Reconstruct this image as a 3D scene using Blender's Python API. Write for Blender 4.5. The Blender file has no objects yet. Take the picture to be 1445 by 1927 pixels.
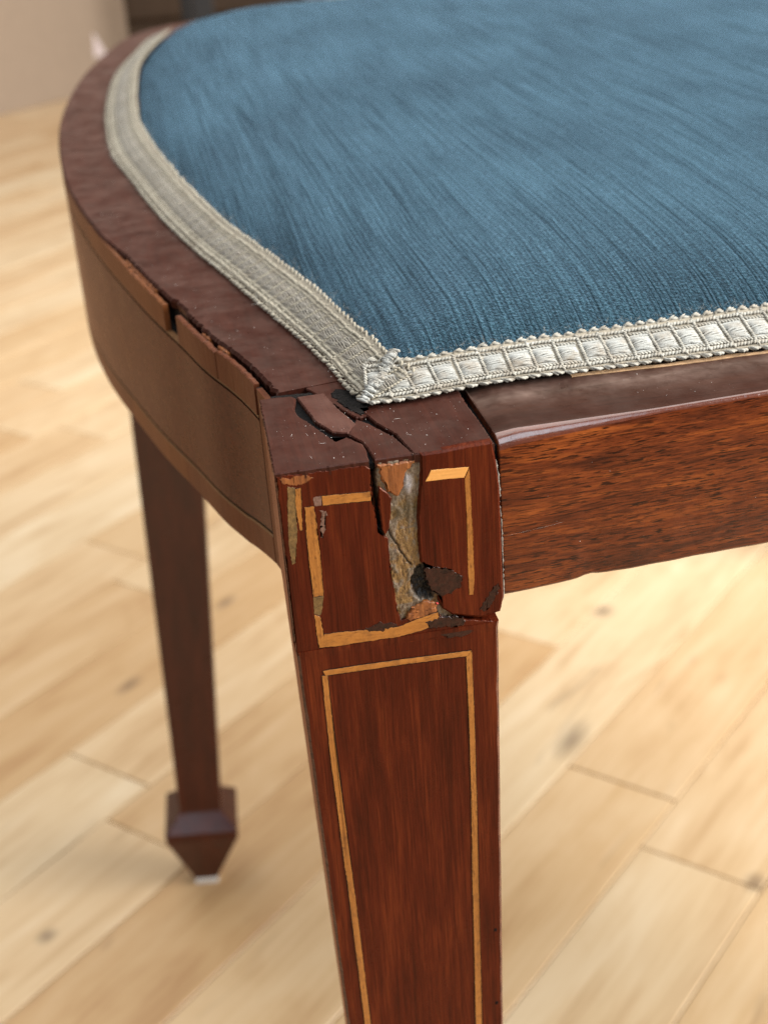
import bpy, bmesh, math, random
import numpy as np
from mathutils import Vector, Matrix, noise

scene = bpy.context.scene
rnd = random.Random(7)

# ------------------------------------------------------------------ camera
cam_data = bpy.data.cameras.new("camera")
cam = bpy.data.objects.new("camera", cam_data)
scene.collection.objects.link(cam)
RIGHT = Vector((0.980386, -0.184037, -0.070519))
UP = Vector((0.143336, 0.420234, 0.896023))
BACK = Vector((-0.135267, -0.888557, 0.438371))
POS = Vector((-0.015594, -0.221230, 0.539194))
M = Matrix((RIGHT, UP, BACK)).transposed().to_4x4()
M.translation = POS
cam.matrix_world = M
cam_data.sensor_fit = 'VERTICAL'
cam_data.sensor_height = 24.0
cam_data.lens = 2700 / 1927 * 24.0
cam_data.clip_start = 0.01
cam_data.clip_end = 60
cam_data.dof.use_dof = True
cam_data.dof.focus_distance = 0.262
cam_data.dof.aperture_fstop = 14.5
scene.camera = cam
scene.cycles.use_denoising = True
scene.cycles.denoising_prefilter = 'NONE'

# ------------------------------------------------------------------ light
world = bpy.data.worlds.new("World")
scene.world = world
world.use_nodes = True
bg = world.node_tree.nodes["Background"]
bg.inputs[0].default_value = (0.96, 0.93, 0.90, 1)
bg.inputs[1].default_value = 0.26


def area_light(name, loc, target, sx, sy, power, col):
    d = bpy.data.lights.new(name, 'AREA')
    d.shape = 'RECTANGLE'
    d.size, d.size_y = sx, sy
    d.energy = power
    d.color = col
    o = bpy.data.objects.new(name, d)
    scene.collection.objects.link(o)
    o.location = loc
    o.rotation_euler = (Vector(target) - Vector(loc)).to_track_quat('-Z', 'Y').to_euler()
    return o


# tall window on the right of the chair, a second, higher one behind the photographer
area_light("window_light", (2.00, -0.55, 1.45), (0.20, 0.55, 0.0), 1.3, 1.2, 150, (1.0, 0.97, 0.92))
area_light("window_light_high", (0.25, -1.05, 2.25), (0.1, 0.2, 0.3), 1.0, 1.2, 24, (0.80, 0.90, 1.0))
area_light("bounce_fill", (0.2, 1.1, 2.5), (0.2, 1.0, 0.0), 2.6, 2.2, 62, (1.0, 0.98, 0.95))  # added overhead fill for light bounced round the room, not a lamp

vs = scene.view_settings
vs.view_transform = 'Standard'
vs.look = 'None'
vs.exposure = 0.0
vs.gamma = 1.0
vs.use_curve_mapping = False

FACE = {
  'left': [(0.23, 439.43), (3.5, 439.38), (7.73, 439.27), (11.99, 439.23), (15.55, 439.15), (16.23, 438.59), (16.18, 435.09), (16.23, 431.93), (16.55, 429.49), (16.86, 426.23), (17.71, 425.28), (18.54, 424.54), (18.51, 421.06), (18.6, 416.9), (18.96, 413.48), (19.18, 410.04), (19.63, 407.82), (23.02, 408.51), (26.27, 408.58), (27.14, 407.13), (30.55, 406.09), (37.45, 404.43), (37.1, 403.39), (26.52, 402.67), (18.86, 403.09), (11.25, 403.26), (4.84, 403.47), (-0.61, 403.78)],
  'wedge': [(17.53, 434.88), (18.75, 433.71), (19.57, 432.51), (19.22, 429.07), (18.66, 426.34), (17.98, 425.44), (17.52, 426.73), (17.42, 429.36), (17.3, 431.76)],
  'raw': [(17.69, 438.94), (18.28, 439.74), (20.98, 439.79), (24.3, 439.98), (23.83, 438.2), (22.34, 436.48), (22.12, 434.16), (20.65, 432.34), (18.82, 433.73), (18.71, 435.17), (17.91, 436.19)],
  'right': [(25.13, 440.01), (28.56, 440.0), (34.03, 440.34), (37.75, 440.44), (38.05, 438.76), (38.44, 436.36), (38.82, 431.56), (38.81, 421.82), (38.78, 413.46), (38.83, 409.6), (38.1, 406.49), (34.4, 405.97), (29.08, 407.43), (27.32, 409.04), (26.59, 410.88), (27.12, 413.76), (26.75, 417.19), (24.75, 418.36), (23.86, 419.13), (23.76, 423.06), (23.87, 428.32), (24.16, 430.67), (24.75, 434.93), (24.99, 437.63)],
  'i1': [(3.23, 436.65), (4.16, 436.77), (4.03, 433.87), (3.68, 428.78), (3.24, 428.77), (3.03, 431.67), (2.97, 434.04)],
  'igreen': [(1.95, 437.31), (3.19, 436.92), (3.04, 434.02), (2.79, 428.53), (1.85, 422.63), (1.28, 422.4), (1.03, 426.01), (1.41, 431.93)],
  'i2': [(4.48, 433.01), (6.01, 432.96), (6.2, 431.16), (6.26, 425.14), (6.25, 419.01), (6.22, 415.36), (4.3, 415.4), (4.28, 421.4), (4.27, 427.49)],
  'i2b': [(4.18, 411.76), (5.18, 411.24), (5.46, 407.77), (5.56, 406.46), (5.35, 404.95), (4.44, 404.85), (4.21, 408.0)],
  'i2c': [(4.29, 415.27), (6.21, 415.28), (5.69, 412.84), (5.26, 411.4), (4.2, 411.92)],
  'i3': [(7.6, 434.67), (16.03, 434.17), (16.05, 432.51), (7.58, 432.91)],
  'i3b': [(6.1, 434.64), (7.45, 434.66), (7.44, 432.93), (6.15, 432.94)],
  'i4': [(4.44, 404.85), (5.66, 407.48), (9.32, 407.34), (13.06, 407.01), (19.1, 406.62), (22.97, 407.65), (26.45, 408.42), (26.85, 406.01), (22.81, 405.0), (18.96, 404.56), (12.88, 404.62), (8.33, 404.57)],
  'i5': [(26.82, 436.73), (32.75, 436.37), (33.48, 436.3), (32.55, 434.44), (28.27, 434.7), (25.72, 434.74)],
  'i6': [(32.64, 434.18), (33.5, 436.1), (33.57, 433.57), (33.6, 422.68), (33.46, 414.37), (33.12, 411.02), (32.36, 411.07), (32.39, 416.65), (32.64, 426.91)],
  'orange': [(21.67, 410.03), (24.32, 411.19), (26.36, 410.15), (26.47, 408.76), (24.13, 407.96), (21.43, 407.41), (20.52, 408.09)],
  'wax1': [(24.53, 417.77), (27.34, 417.71), (29.55, 416.71), (31.38, 415.35), (31.08, 413.08), (29.31, 411.9), (27.39, 411.59), (25.58, 413.18), (24.58, 415.46)],
  'wax2': [(24.25, 406.78), (26.76, 407.2), (30.2, 406.8), (31.68, 405.67), (30.87, 404.73), (27.41, 404.91), (24.74, 405.26)],
  'wax3': [(25.84, 404.45), (28.92, 404.33), (32.38, 404.02), (32.73, 403.08), (30.74, 402.12), (27.69, 402.89)],
  'wax4': [(34.1, 407.84), (35.12, 409.39), (36.75, 411.68), (37.94, 412.54), (38.09, 411.45), (36.92, 409.08), (35.22, 407.0)],
  'st': [(4.67, 399.89), (11.87, 399.83), (19.83, 399.65), (31.29, 399.2), (32.31, 399.2), (31.85, 398.08), (21.76, 398.46), (11.77, 398.65), (5.05, 398.81)],
  'sl': [(4.42, 398.83), (5.43, 398.73), (5.43, 393.34), (5.49, 386.69), (5.55, 379.89), (5.85, 369.87), (6.08, 359.52), (6.4, 348.81), (6.64, 337.74), (6.84, 323.39), (7.06, 312.64), (7.19, 305.28), (5.84, 305.64), (5.77, 312.97), (5.62, 324.86), (5.35, 338.05), (5.17, 349.63), (4.87, 359.26), (4.71, 369.1), (4.42, 378.16), (4.38, 386.91), (4.37, 393.08)],
  'sr': [(31.28, 398.0), (32.38, 399.0), (32.37, 391.5), (32.26, 379.43), (32.02, 364.32), (31.55, 343.04), (31.29, 326.1), (30.94, 306.45), (30.78, 299.03), (29.46, 299.37), (29.55, 306.81), (30.03, 326.41), (30.32, 343.32), (30.92, 364.56), (31.18, 379.65), (31.27, 392.66)],
}
TOP = {
  'left': [(1.43, 31.78), (3.81, 31.98), (7.67, 31.41), (8.23, 30.32), (7.23, 28.08), (7.53, 24.45), (8.9, 20.51), (10.44, 15.49), (11.95, 10.72), (14.04, 12.2), (16.15, 8.24), (16.37, 5.31), (15.96, -0.5), (15.33, -1.62), (7.61, -1.28), (0.16, -1.1)],
  'tenon': [(8.47, 30.89), (13.56, 31.18), (14.73, 26.03), (16.78, 17.39), (14.62, 13.96), (12.31, 15.41), (10.16, 21.28)],
  'wedge': [(14.96, 12.84), (17.5, 19.39), (19.24, 16.28), (22.06, 9.27), (23.97, 1.37), (23.89, 0.47), (18.26, -0.24), (17.46, 0.31), (17.11, 5.99), (16.78, 8.68)],
  'right': [(18.64, 20.22), (23.65, 19.5), (28.97, 19.09), (37.03, 18.72), (37.65, 17.74), (38.1, 10.53), (38.12, 1.22), (34.26, 1.01), (24.54, 0.8), (24.3, 2.46), (23.01, 10.3), (20.7, 15.95)],
  'slot': [(7.16, 28.11), (8.31, 27.36), (9.37, 21.68), (8.95, 20.29), (7.62, 23.68)],
}
PATH = {
  'outer': [(1.97, 38.83), (-1.13, 59.88), (-6.73, 76.51), (-10.78, 95.93), (-16.97, 120.56), (-23.89, 154.9), (-28.44, 178.48), (-33.37, 209.37), (-38.79, 252.46), (-41.93, 324.87), (-41.06, 383.27), (-34.86, 461.97), (-26.16, 515.44), (-12.21, 587.79)],
  'gout': [(20.08, 24.8), (18.0, 29.83), (16.84, 40.66), (13.66, 61.15), (9.05, 82.09), (3.54, 110.29), (-4.83, 149.38), (-11.82, 189.61), (-18.2, 240.13), (-22.95, 277.76), (-24.44, 333.76), (-23.35, 390.08), (-18.39, 461.95), (-7.27, 528.1), (-0.15, 594.13)],
  'gin': [(28.38, 36.77), (26.91, 45.8), (23.51, 65.57), (16.94, 105.88), (9.27, 140.04), (2.62, 178.19), (-4.63, 234.57), (-9.88, 293.2), (-11.19, 338.2), (-7.99, 430.09), (-1.55, 489.62), (12.47, 562.04)],
  'rout': [(20.46, 24.1), (26.36, 21.89), (33.1, 24.1), (39.78, 25.57), (49.88, 25.8), (98.91, 24.07)],
  'rin': [(28.38, 36.77), (30.37, 33.16), (37.0, 33.97), (43.93, 35.67), (52.92, 36.28), (105.17, 38.6)],
}


SEAT_Z = 0.44


# ------------------------------------------------------------------ node helpers
class NT:
    def __init__(self, name):
        self.m = bpy.data.materials.new(name)
        self.m.use_nodes = True
        self.t = self.m.node_tree
        self.b = self.t.nodes["Principled BSDF"]

    def n(self, typ, **kw):
        nd = self.t.nodes.new(typ)
        for k, v in kw.items():
            if isinstance(k, str) and k.startswith('i_'):
                nd.inputs[k[2:].replace('_', ' ')].default_value = v
            else:
                setattr(nd, k, v)
        return nd

    def l(self, a, b):
        self.t.links.new(a, b)

    def coord(self, scale, out='Object', rot=(0, 0, 0)):
        tc = self.n('ShaderNodeTexCoord')
        mp = self.n('ShaderNodeMapping')
        mp.inputs['Scale'].default_value = scale
        mp.inputs['Rotation'].default_value = rot
        self.l(tc.outputs[out], mp.inputs[0])
        return mp.outputs[0]

    def noise(self, vec, scale, detail=3, rough=0.5, dist=0.0):
        nd = self.n('ShaderNodeTexNoise')
        nd.inputs['Scale'].default_value = scale
        nd.inputs['Detail'].default_value = detail
        nd.inputs['Roughness'].default_value = rough
        nd.inputs['Distortion'].default_value = dist
        self.l(vec, nd.inputs['Vector'])
        return nd.outputs['Fac']

    def ramp(self, fac, stops):
        r = self.n('ShaderNodeValToRGB')
        el = r.color_ramp.elements
        while len(el) < len(stops):
            el.new(0.5)
        for e, (p, c) in zip(el, stops):
            e.position = p
            e.color = (*c, 1) if len(c) == 3 else c
        self.l(fac, r.inputs[0])
        return r.outputs[0]

    def rng(self, fac, a, b, c, d):
        r = self.n('ShaderNodeMapRange')
        for i, v in enumerate((a, b, c, d)):
            r.inputs[i + 1].default_value = v
        self.l(fac, r.inputs[0])
        return r.outputs[0]

    def math(self, op, a, b=None):
        r = self.n('ShaderNodeMath', operation=op)
        for i, v in enumerate((a, b)):
            if v is None:
                continue
            if isinstance(v, (int, float)):
                r.inputs[i].default_value = v
            else:
                self.l(v, r.inputs[i])
        return r.outputs[0]

    def mix(self, fac, a, b, mode='MIX'):
        r = self.n('ShaderNodeMix', data_type='RGBA', blend_type=mode)
        for i, v in ((0, fac), (6, a), (7, b)):
            if isinstance(v, (int, float)):
                r.inputs[i].default_value = v
            elif isinstance(v, tuple):
                r.inputs[i].default_value = (*v, 1) if len(v) == 3 else v
            else:
                self.l(v, r.inputs[i])
        return r.outputs[2]

    def bump(self, h, strength, dist, prev=None):
        r = self.n('ShaderNodeBump')
        r.inputs['Strength'].default_value = strength
        r.inputs['Distance'].default_value = dist
        self.l(h, r.inputs['Height'])
        if prev is not None:
            self.l(prev, r.inputs['Normal'])
        return r.outputs[0]

    def set(self, **kw):
        for k, v in kw.items():
            k = k.replace('_', ' ')
            inp = self.b.inputs[k]
            if isinstance(v, (int, float)):
                inp.default_value = v
            elif isinstance(v, tuple):
                inp.default_value = (*v, 1) if len(v) == 3 and inp.type == 'RGBA' else v
            else:
                self.l(v, inp)


def wood(name, axis, dark, mid, light, pore=0.6, fig=0.5, rough=0.28, coat=0.35, fine=2200, figscale=160, porescale=(2600, 160), grime=None, scuff=0.0, croug=0.12, spec=0.3, pthr=(0.56, 0.68), ior=1.5, tint=None, gscale=90, lump=0.18):
    """Polished hardwood with the grain along one object axis."""
    t = NT(name)
    ax = 'xyz'.index(axis)

    def sc(across, along):
        v = [across] * 3
        v[ax] = along
        return tuple(v)
    f1 = t.noise(t.coord(sc(fine, fine / 55)), 1.0, 3, 0.6)
    f2 = t.noise(t.coord(sc(figscale, figscale / 9)), 1.0, 4, 0.6, 0.6)
    f3 = t.noise(t.coord(sc(figscale * 4, figscale / 3)), 1.0, 3, 0.6, 0.3)
    s = t.math('ADD', t.math('MULTIPLY', f2, fig), t.math('MULTIPLY', f3, 0.6 * fig))
    s = t.math('ADD', s, t.math('MULTIPLY', f1, 0.45))
    tot = 0.5 * (1.6 * fig + 0.45)
    s = t.rng(s, tot - 0.28, tot + 0.28, 0, 1)
    col = t.ramp(s, [(0.0, dark), (0.5, mid), (1.0, light)])
    pf = t.noise(t.coord(sc(*porescale)), 1.0, 2, 0.5, 0.2)
    pm = t.math('MULTIPLY', t.rng(pf, pthr[0], pthr[1], 0, pore), t.rng(f3, 0.35, 0.62, 0.35, 1.0))
    col = t.mix(pm, col, (dark[0] * 0.30, dark[1] * 0.22, dark[2] * 0.22))
    if grime:
        g = t.noise(t.coord((gscale,) * 3), 1.0, 5, 0.65, 0.4)
        col = t.mix(t.rng(g, 0.48, 0.72, 0, grime[1]), col, grime[0])
    rn = t.noise(t.coord((130, 130, 130)), 1.0, 5, 0.7)
    rr = t.rng(rn, 0.3, 0.75, rough * 0.75, rough * 1.5)
    b1 = t.bump(pf, min(0.25, lump * 1.4), 0.0002)
    b2 = t.bump(t.noise(t.coord((420, 420, 420)), 1.0, 3, 0.5), lump + scuff, 0.0006, b1)
    t.set(Base_Color=col, Roughness=rr, Normal=b2, Coat_Weight=coat, Coat_Roughness=croug, Specular_IOR_Level=spec, IOR=ior)
    if tint:
        # old shellac: the polish itself is amber, so its shine is warm rather than clear
        t.set(Specular_IOR_Level=0.0, Coat_Weight=0.0, IOR=1.05)
        fr = t.n('ShaderNodeFresnel')
        fr.inputs['IOR'].default_value = 1.45
        t.l(b2, fr.inputs['Normal'])
        gl = t.n('ShaderNodeBsdfGlossy')
        gl.inputs['Color'].default_value = (*tint[0], 1)
        t.l(rr, gl.inputs['Roughness'])
        t.l(b2, gl.inputs['Normal'])
        mx = t.n('ShaderNodeMixShader')
        t.l(t.math('MULTIPLY', fr.outputs[0], tint[1]), mx.inputs[0])
        t.l(t.b.outputs[0], mx.inputs[1])
        t.l(gl.outputs[0], mx.inputs[2])
        t.l(mx.outputs[0], t.t.nodes['Material Output'].inputs[0])
    return t.m


def plain(name, col, rough=0.6, var=0.25, scale=600, bump=0.3, bdist=0.0004, spec=0.4, col2=None):
    t = NT(name)
    f = t.noise(t.coord((scale,) * 3), 1.0, 5, 0.65)
    c2 = col2 if col2 else tuple(c * (1 - var) for c in col)
    c1 = tuple(min(1, c * (1 + var)) for c in col)
    t.set(Base_Color=t.ramp(f, [(0.3, c2), (0.7, c1)]), Roughness=rough, Normal=t.bump(f, bump, bdist), Specular_IOR_Level=spec)
    return t.m


MAT = {}
MAT['leg'] = wood('mahogany_leg', 'z', (0.013, 0.0022, 0.0012), (0.058, 0.0080, 0.0028), (0.130, 0.024, 0.0064), pore=0.35, fig=0.6, rough=0.30, tint=((0.84, 0.55, 0.44), 0.45), fine=2200, figscale=170, porescale=(3200, 110), pthr=(0.52, 0.64))
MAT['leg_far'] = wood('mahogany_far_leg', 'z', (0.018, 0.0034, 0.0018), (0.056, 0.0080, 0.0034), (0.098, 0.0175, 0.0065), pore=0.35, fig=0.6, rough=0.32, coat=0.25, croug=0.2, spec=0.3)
MAT['leg_edge'] = plain('rubbed_leg_edge', (0.085, 0.030, 0.016), 0.4, 0.5, 700, 0.5, 0.0006, 0.25, (0.028, 0.0065, 0.004))
MAT['rail'] = wood('mahogany_figured', 'x', (0.026, 0.0052, 0.0022), (0.120, 0.0250, 0.0062), (0.27, 0.070, 0.0140), pore=0.95, fig=0.8, rough=0.28, coat=0.05, spec=0.12, fine=2300, figscale=300, porescale=(3600, 290), pthr=(0.50, 0.60))
MAT['rail_edge'] = wood('mahogany_varnished_edge', 'x', (0.05, 0.012, 0.005), (0.098, 0.0200, 0.0060), (0.20, 0.055, 0.0130), pore=0.5, fig=0.6, rough=0.25, coat=1.0, croug=0.14, spec=0.4, scuff=0.25)
MAT['top'] = wood('mahogany_top', 'y', (0.016, 0.0048, 0.0033), (0.034, 0.0090, 0.0058), (0.060, 0.0160, 0.0095), pore=0.3, fig=0.4, rough=0.36, grime=((0.016, 0.011, 0.009), 0.45), lump=0.015, tint=((0.90, 0.66, 0.56), 0.46))
MAT['topx'] = wood('mahogany_rail_top', 'x', (0.018, 0.0065, 0.0042), (0.036, 0.012, 0.0075), (0.060, 0.021, 0.0125), pore=0.4, fig=0.4, rough=0.34, grime=((0.016, 0.011, 0.009), 0.4), lump=0.02, tint=((0.92, 0.70, 0.60), 0.42))
MAT['tenon'] = wood('tenon_end_grain', 'y', (0.030, 0.0090, 0.0065), (0.048, 0.0135, 0.0090), (0.068, 0.020, 0.0125), pore=0.4, rough=0.4, tint=((0.90, 0.66, 0.56), 0.7))
MAT['field'] = wood('mahogany_field', 'y', (0.036, 0.0088, 0.0052), (0.062, 0.0158, 0.0084), (0.098, 0.0275, 0.0132), pore=0.9, fig=0.55, rough=0.27, porescale=(2600, 260), pthr=(0.50, 0.60), lump=0.10, tint=((0.66, 0.50, 0.44), 0.62))
MAT['band'] = wood('crossband_warm', 'z', (0.058, 0.0175, 0.0088), (0.090, 0.0275, 0.0128), (0.130, 0.044, 0.0185), pore=0.5, fig=0.5, rough=0.36, tint=((0.68, 0.49, 0.40), 0.55))
MAT['band_orange'] = wood('crossband_orange', 'z', (0.080, 0.026, 0.0105), (0.122, 0.041, 0.0145), (0.17, 0.065, 0.022), pore=0.5, fig=0.5, rough=0.36, tint=((0.68, 0.49, 0.40), 0.55))
MAT['string_dark'] = plain('stringing_dark', (0.014, 0.007, 0.005), 0.5, 0.3, 900, 0.3, 0.0003, 0.15)
MAT['string_tan'] = plain('stringing_tan', (0.15, 0.072, 0.030), 0.5, 0.3, 900, 0.3, 0.0003, 0.15)
MAT['inlay'] = wood('boxwood_inlay', 'z', (0.19, 0.066, 0.013), (0.31, 0.118, 0.022), (0.42, 0.180, 0.040), pore=0.55, fig=0.4, rough=0.36, coat=0.1, spec=0.2, porescale=(2600, 700), grime=((0.080, 0.028, 0.010), 0.45), gscale=420)
MAT['inlay_h'] = wood('boxwood_inlay_crosswise', 'x', (0.21, 0.074, 0.014), (0.33, 0.126, 0.023), (0.44, 0.19, 0.043), pore=0.55, fig=0.4, rough=0.36, coat=0.1, spec=0.2, porescale=(2600, 700), grime=((0.080, 0.028, 0.010), 0.45), gscale=420)
MAT['inlay_bright'] = wood('boxwood_inlay_bright', 'x', (0.50, 0.22, 0.05), (0.60, 0.28, 0.07), (0.68, 0.35, 0.10), pore=0.2, fig=0.3, rough=0.33, coat=0.25)
MAT['raw'] = wood('bare_broken_wood', 'z', (0.10, 0.030, 0.009), (0.20, 0.062, 0.015), (0.32, 0.115, 0.030), pore=0.6, fig=0.7, rough=0.45, coat=0.05, scuff=0.4, figscale=500)
MAT['green'] = plain('old_varnish_scrape', (0.13, 0.072, 0.022), 0.38, 0.5, 900, 0.6)
MAT['greycast'] = plain('scraped_inlay', (0.14, 0.075, 0.055), 0.4, 0.4, 900, 0.6)
MAT['wax'] = plain('wax_filler', (0.026, 0.0070, 0.0040), 0.30, 0.5, 800, 0.35, 0.0005, 0.2, (0.008, 0.0032, 0.0025))
MAT['black'] = plain('joint_grime_and_shade', (0.004, 0.0035, 0.0035), 0.85, 0.4, 900, 0.6, 0.0008, 0.1)  # joint grime, also the painted shade in the front rail joint
MAT['dirt'] = plain('joint_dirt', (0.010, 0.008, 0.007), 0.85, 0.6, 1100, 1.0, 0.0012, 0.15)
MAT['glue'] = plain('old_glue', (0.17, 0.145, 0.12), 0.45, 0.5, 800, 0.9, 0.0008, 0.5, (0.05, 0.045, 0.04))
MAT['barestrip'] = plain('bare_edge_wood', (0.42, 0.26, 0.14), 0.6, 0.3, 500)
MAT['glide'] = plain('white_glide', (0.75, 0.75, 0.74), 0.4, 0.05)
MAT['dust'] = plain('dust', (0.62, 0.58, 0.54), 0.9, 0.2, 3000, 0.1)


def thread_mat(name, c_lo, c_hi, dirt, amount):
    t = NT(name)
    tc = t.n('ShaderNodeTexCoord')
    oi = t.n('ShaderNodeObjectInfo')
    fine = t.noise(t.coord((4200, 9000, 4200)), 1.0, 2, 0.6)
    geo = t.n('ShaderNodeNewGeometry')
    mp = t.n('ShaderNodeMapping')
    mp.inputs['Scale'].default_value = (230, 230, 230)
    t.l(geo.outputs['Position'], mp.inputs[0])
    big = t.noise(mp.outputs[0], 1.0, 4, 0.65)
    col = t.ramp(fine, [(0.25, c_lo), (0.7, c_hi)])
    isl = t.rng(geo.outputs['Random Per Island'], 0, 1, 0.72, 1.12)
    col = t.mix(1.0, col, isl, 'MULTIPLY')
    col = t.mix(t.rng(big, 0.46, 0.70, 0, amount), col, dirt)
    col = t.mix(1.0, col, t.rng(oi.outputs['Random'], 0, 1, 0.88, 1.06), 'MULTIPLY')
    t.set(Base_Color=col, Roughness=0.75, Sheen_Weight=0.1, Sheen_Roughness=0.4, Specular_IOR_Level=0.2, Normal=t.bump(fine, 0.35, 0.0002))
    return t.m


MAT['thread'] = thread_mat('braid_thread_silver', (0.27, 0.265, 0.24), (0.50, 0.505, 0.475), (0.24, 0.17, 0.10), 0.55)
MAT['thread_mid'] = thread_mat('braid_cord_cream', (0.22, 0.205, 0.17), (0.51, 0.495, 0.44), (0.18, 0.12, 0.065), 0.55)
MAT['thread_old'] = thread_mat('braid_thread_soiled', (0.23, 0.20, 0.15), (0.48, 0.44, 0.35), (0.18, 0.14, 0.095), 0.45)
MAT['thread_pad_old'] = thread_mat('braid_pad_soiled', (0.16, 0.145, 0.12), (0.36, 0.33, 0.28), (0.16, 0.125, 0.085), 0.45)
MAT['thread_base'] = plain('braid_backing', (0.27, 0.235, 0.18), 0.85, 0.3, 1500, 0.4)


def velvet():
    t = NT('blue_velvet')
    warp = t.noise(t.coord((60, 14, 14)), 1.0, 3, 0.6)
    tc = t.n('ShaderNodeTexCoord')
    sep = t.n('ShaderNodeSeparateXYZ')
    t.l(tc.outputs['Object'], sep.inputs[0])
    # ribs of pile running front to back, 1.15 mm apart, wandering a little
    ph = t.math('ADD', t.math('MULTIPLY', sep.outputs[0], 2 * math.pi / 0.00115), t.math('MULTIPLY', warp, 30.0))
    rib = t.rng(t.math('SINE', ph), -1, 1, 0, 1)
    slub = t.noise(t.coord((1900, 21, 21)), 1.0, 2, 0.45, 0.03)
    slub2 = t.noise(t.coord((1100, 11, 11)), 1.0, 2, 0.5, 0.05)
    tuft = t.noise(t.coord((1900, 1500, 1500)), 1.0, 2, 0.6)
    fib = t.noise(t.coord((5200, 3400, 3400)), 1.0, 2, 0.6)
    broad = t.noise(t.coord((20, 13, 13)), 1.0, 3, 0.5)
    s = t.math('ADD', t.math('MULTIPLY', rib, 0.13), t.math('MULTIPLY', slub2, 0.45))
    s = t.math('ADD', s, t.math('MULTIPLY', tuft, 0.95))
    s = t.math('ADD', s, t.math('MULTIPLY', fib, 0.55))
    s = t.math('ADD', s, t.math('MULTIPLY', broad, 0.32))
    s = t.rng(s, 0.90, 1.49, 0, 1)
    col = t.ramp(s, [(0.0, (0.0012, 0.0055, 0.0090)), (0.5, (0.0076, 0.0290, 0.0425)), (1.0, (0.044, 0.112, 0.148))])
    dk = t.rng(slub, 0.53, 0.71, 0, 0.64)
    col = t.mix(dk, col, (0.004, 0.015, 0.024))
    shw = t.math('MULTIPLY', t.rng(s, 0, 1, 0.22, 0.72), t.math('SUBTRACT', 1.0, t.math('MULTIPLY', dk, 0.85)))
    h = t.math('ADD', t.math('MULTIPLY', rib, 0.16), t.math('ADD', tuft, t.math('MULTIPLY', fib, 0.4)))
    h = t.math('SUBTRACT', h, t.math('MULTIPLY', dk, 0.8))
    t.set(Base_Color=col, Roughness=0.85, Specular_IOR_Level=0.1, Sheen_Weight=shw, Sheen_Roughness=0.36,
          Sheen_Tint=(0.42, 0.69, 0.95), Normal=t.bump(h, 1.0, 0.0009))
    return t.m


MAT['velvet'] = velvet()

KNOTS = [(-0.0719, 0.6579, 12, 5), (0.0045, 0.7553, 11, 5), (0.2041, 0.5076, 20, 8), (0.2743, 0.6561, 9, 8), (0.2600, 0.3532, 8, 6), (-0.1233, 0.4127, 6, 5)]
PLANK_ANGLE = math.radians(44.5)


def plank_mat():
    t = NT('maple_plank')
    oi = t.n('ShaderNodeObjectInfo')
    geo = t.n('ShaderNodeNewGeometry')
    rot = t.n('ShaderNodeMapping')
    rot.inputs['Rotation'].default_value = (0, 0, -PLANK_ANGLE)
    t.l(geo.outputs['Position'], rot.inputs[0])
    off = t.n('ShaderNodeVectorMath', operation='ADD')
    cmb = t.n('ShaderNodeCombineXYZ')
    t.l(t.math('MULTIPLY', oi.outputs['Random'], 37.0), cmb.inputs[2])
    t.l(rot.outputs[0], off.inputs[0])
    t.l(cmb.outputs[0], off.inputs[1])

    def m(sx, sy):
        mp = t.n('ShaderNodeMapping')
        mp.inputs['Scale'].default_value = (sx, sy, 1)
        t.l(off.outputs[0], mp.inputs[0])
        return mp.outputs[0]
    g1 = t.noise(m(6, 70), 1.0, 4, 0.6, 0.5)
    g2 = t.noise(m(14, 420), 1.0, 3, 0.6)
    g3 = t.noise(m(9, 26), 1.0, 3, 0.6, 0.8)
    s = t.math('ADD', t.math('MULTIPLY', g1, 0.5), t.math('MULTIPLY', g2, 0.25))
    s = t.math('ADD', s, t.math('MULTIPLY', g3, 0.45))
    s = t.rng(s, 0.42, 0.78, 0, 1)
    col = t.ramp(s, [(0.0, (0.50, 0.325, 0.178)), (0.45, (0.645, 0.475, 0.292)), (1.0, (0.735, 0.585, 0.405))])
    tint = t.ramp(oi.outputs['Random'], [(0.0, (0.84, 0.72, 0.58)), (0.3, (1.0, 0.95, 0.88)), (0.6, (1.04, 1.05, 1.04)), (0.8, (0.97, 0.90, 0.80)), (1.0, (0.90, 0.80, 0.67))])
    col = t.mix(1.0, col, tint, 'MULTIPLY')
    # mineral streaks and knots
    g4 = t.noise(m(13, 75), 1.0, 2, 0.5, 1.0)
    col = t.mix(t.rng(g4, 0.68, 0.84, 0, 0.45), col, (0.20, 0.115, 0.065))
    for (kx, ky, a, b) in KNOTS:
        d = t.n('ShaderNodeVectorMath', operation='SUBTRACT')
        t.l(geo.outputs['Position'], d.inputs[0])
        d.inputs[1].default_value = (kx, ky, 0)
        r = t.n('ShaderNodeMapping')
        r.inputs['Rotation'].default_value = (0, 0, -PLANK_ANGLE - 0.12)
        t.l(d.outputs[0], r.inputs[0])
        s2 = t.n('ShaderNodeMapping')
        s2.inputs['Scale'].default_value = (1000 / a, 1000 / b, 1)
        t.l(r.outputs[0], s2.inputs[0])
        ln = t.n('ShaderNodeVectorMath', operation='LENGTH')
        t.l(s2.outputs[0], ln.inputs[0])
        wob = t.math('ADD', ln.outputs['Value'], t.rng(g2, 0, 1, -0.3, 0.3))
        col = t.mix(t.rng(wob, 0.2, 1.35, 0.6, 0), col, (0.10, 0.062, 0.045))
    t.set(Base_Color=col, Roughness=0.33, Specular_IOR_Level=0.4, Normal=t.bump(g2, 0.12, 0.0006))
    return t.m


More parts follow.
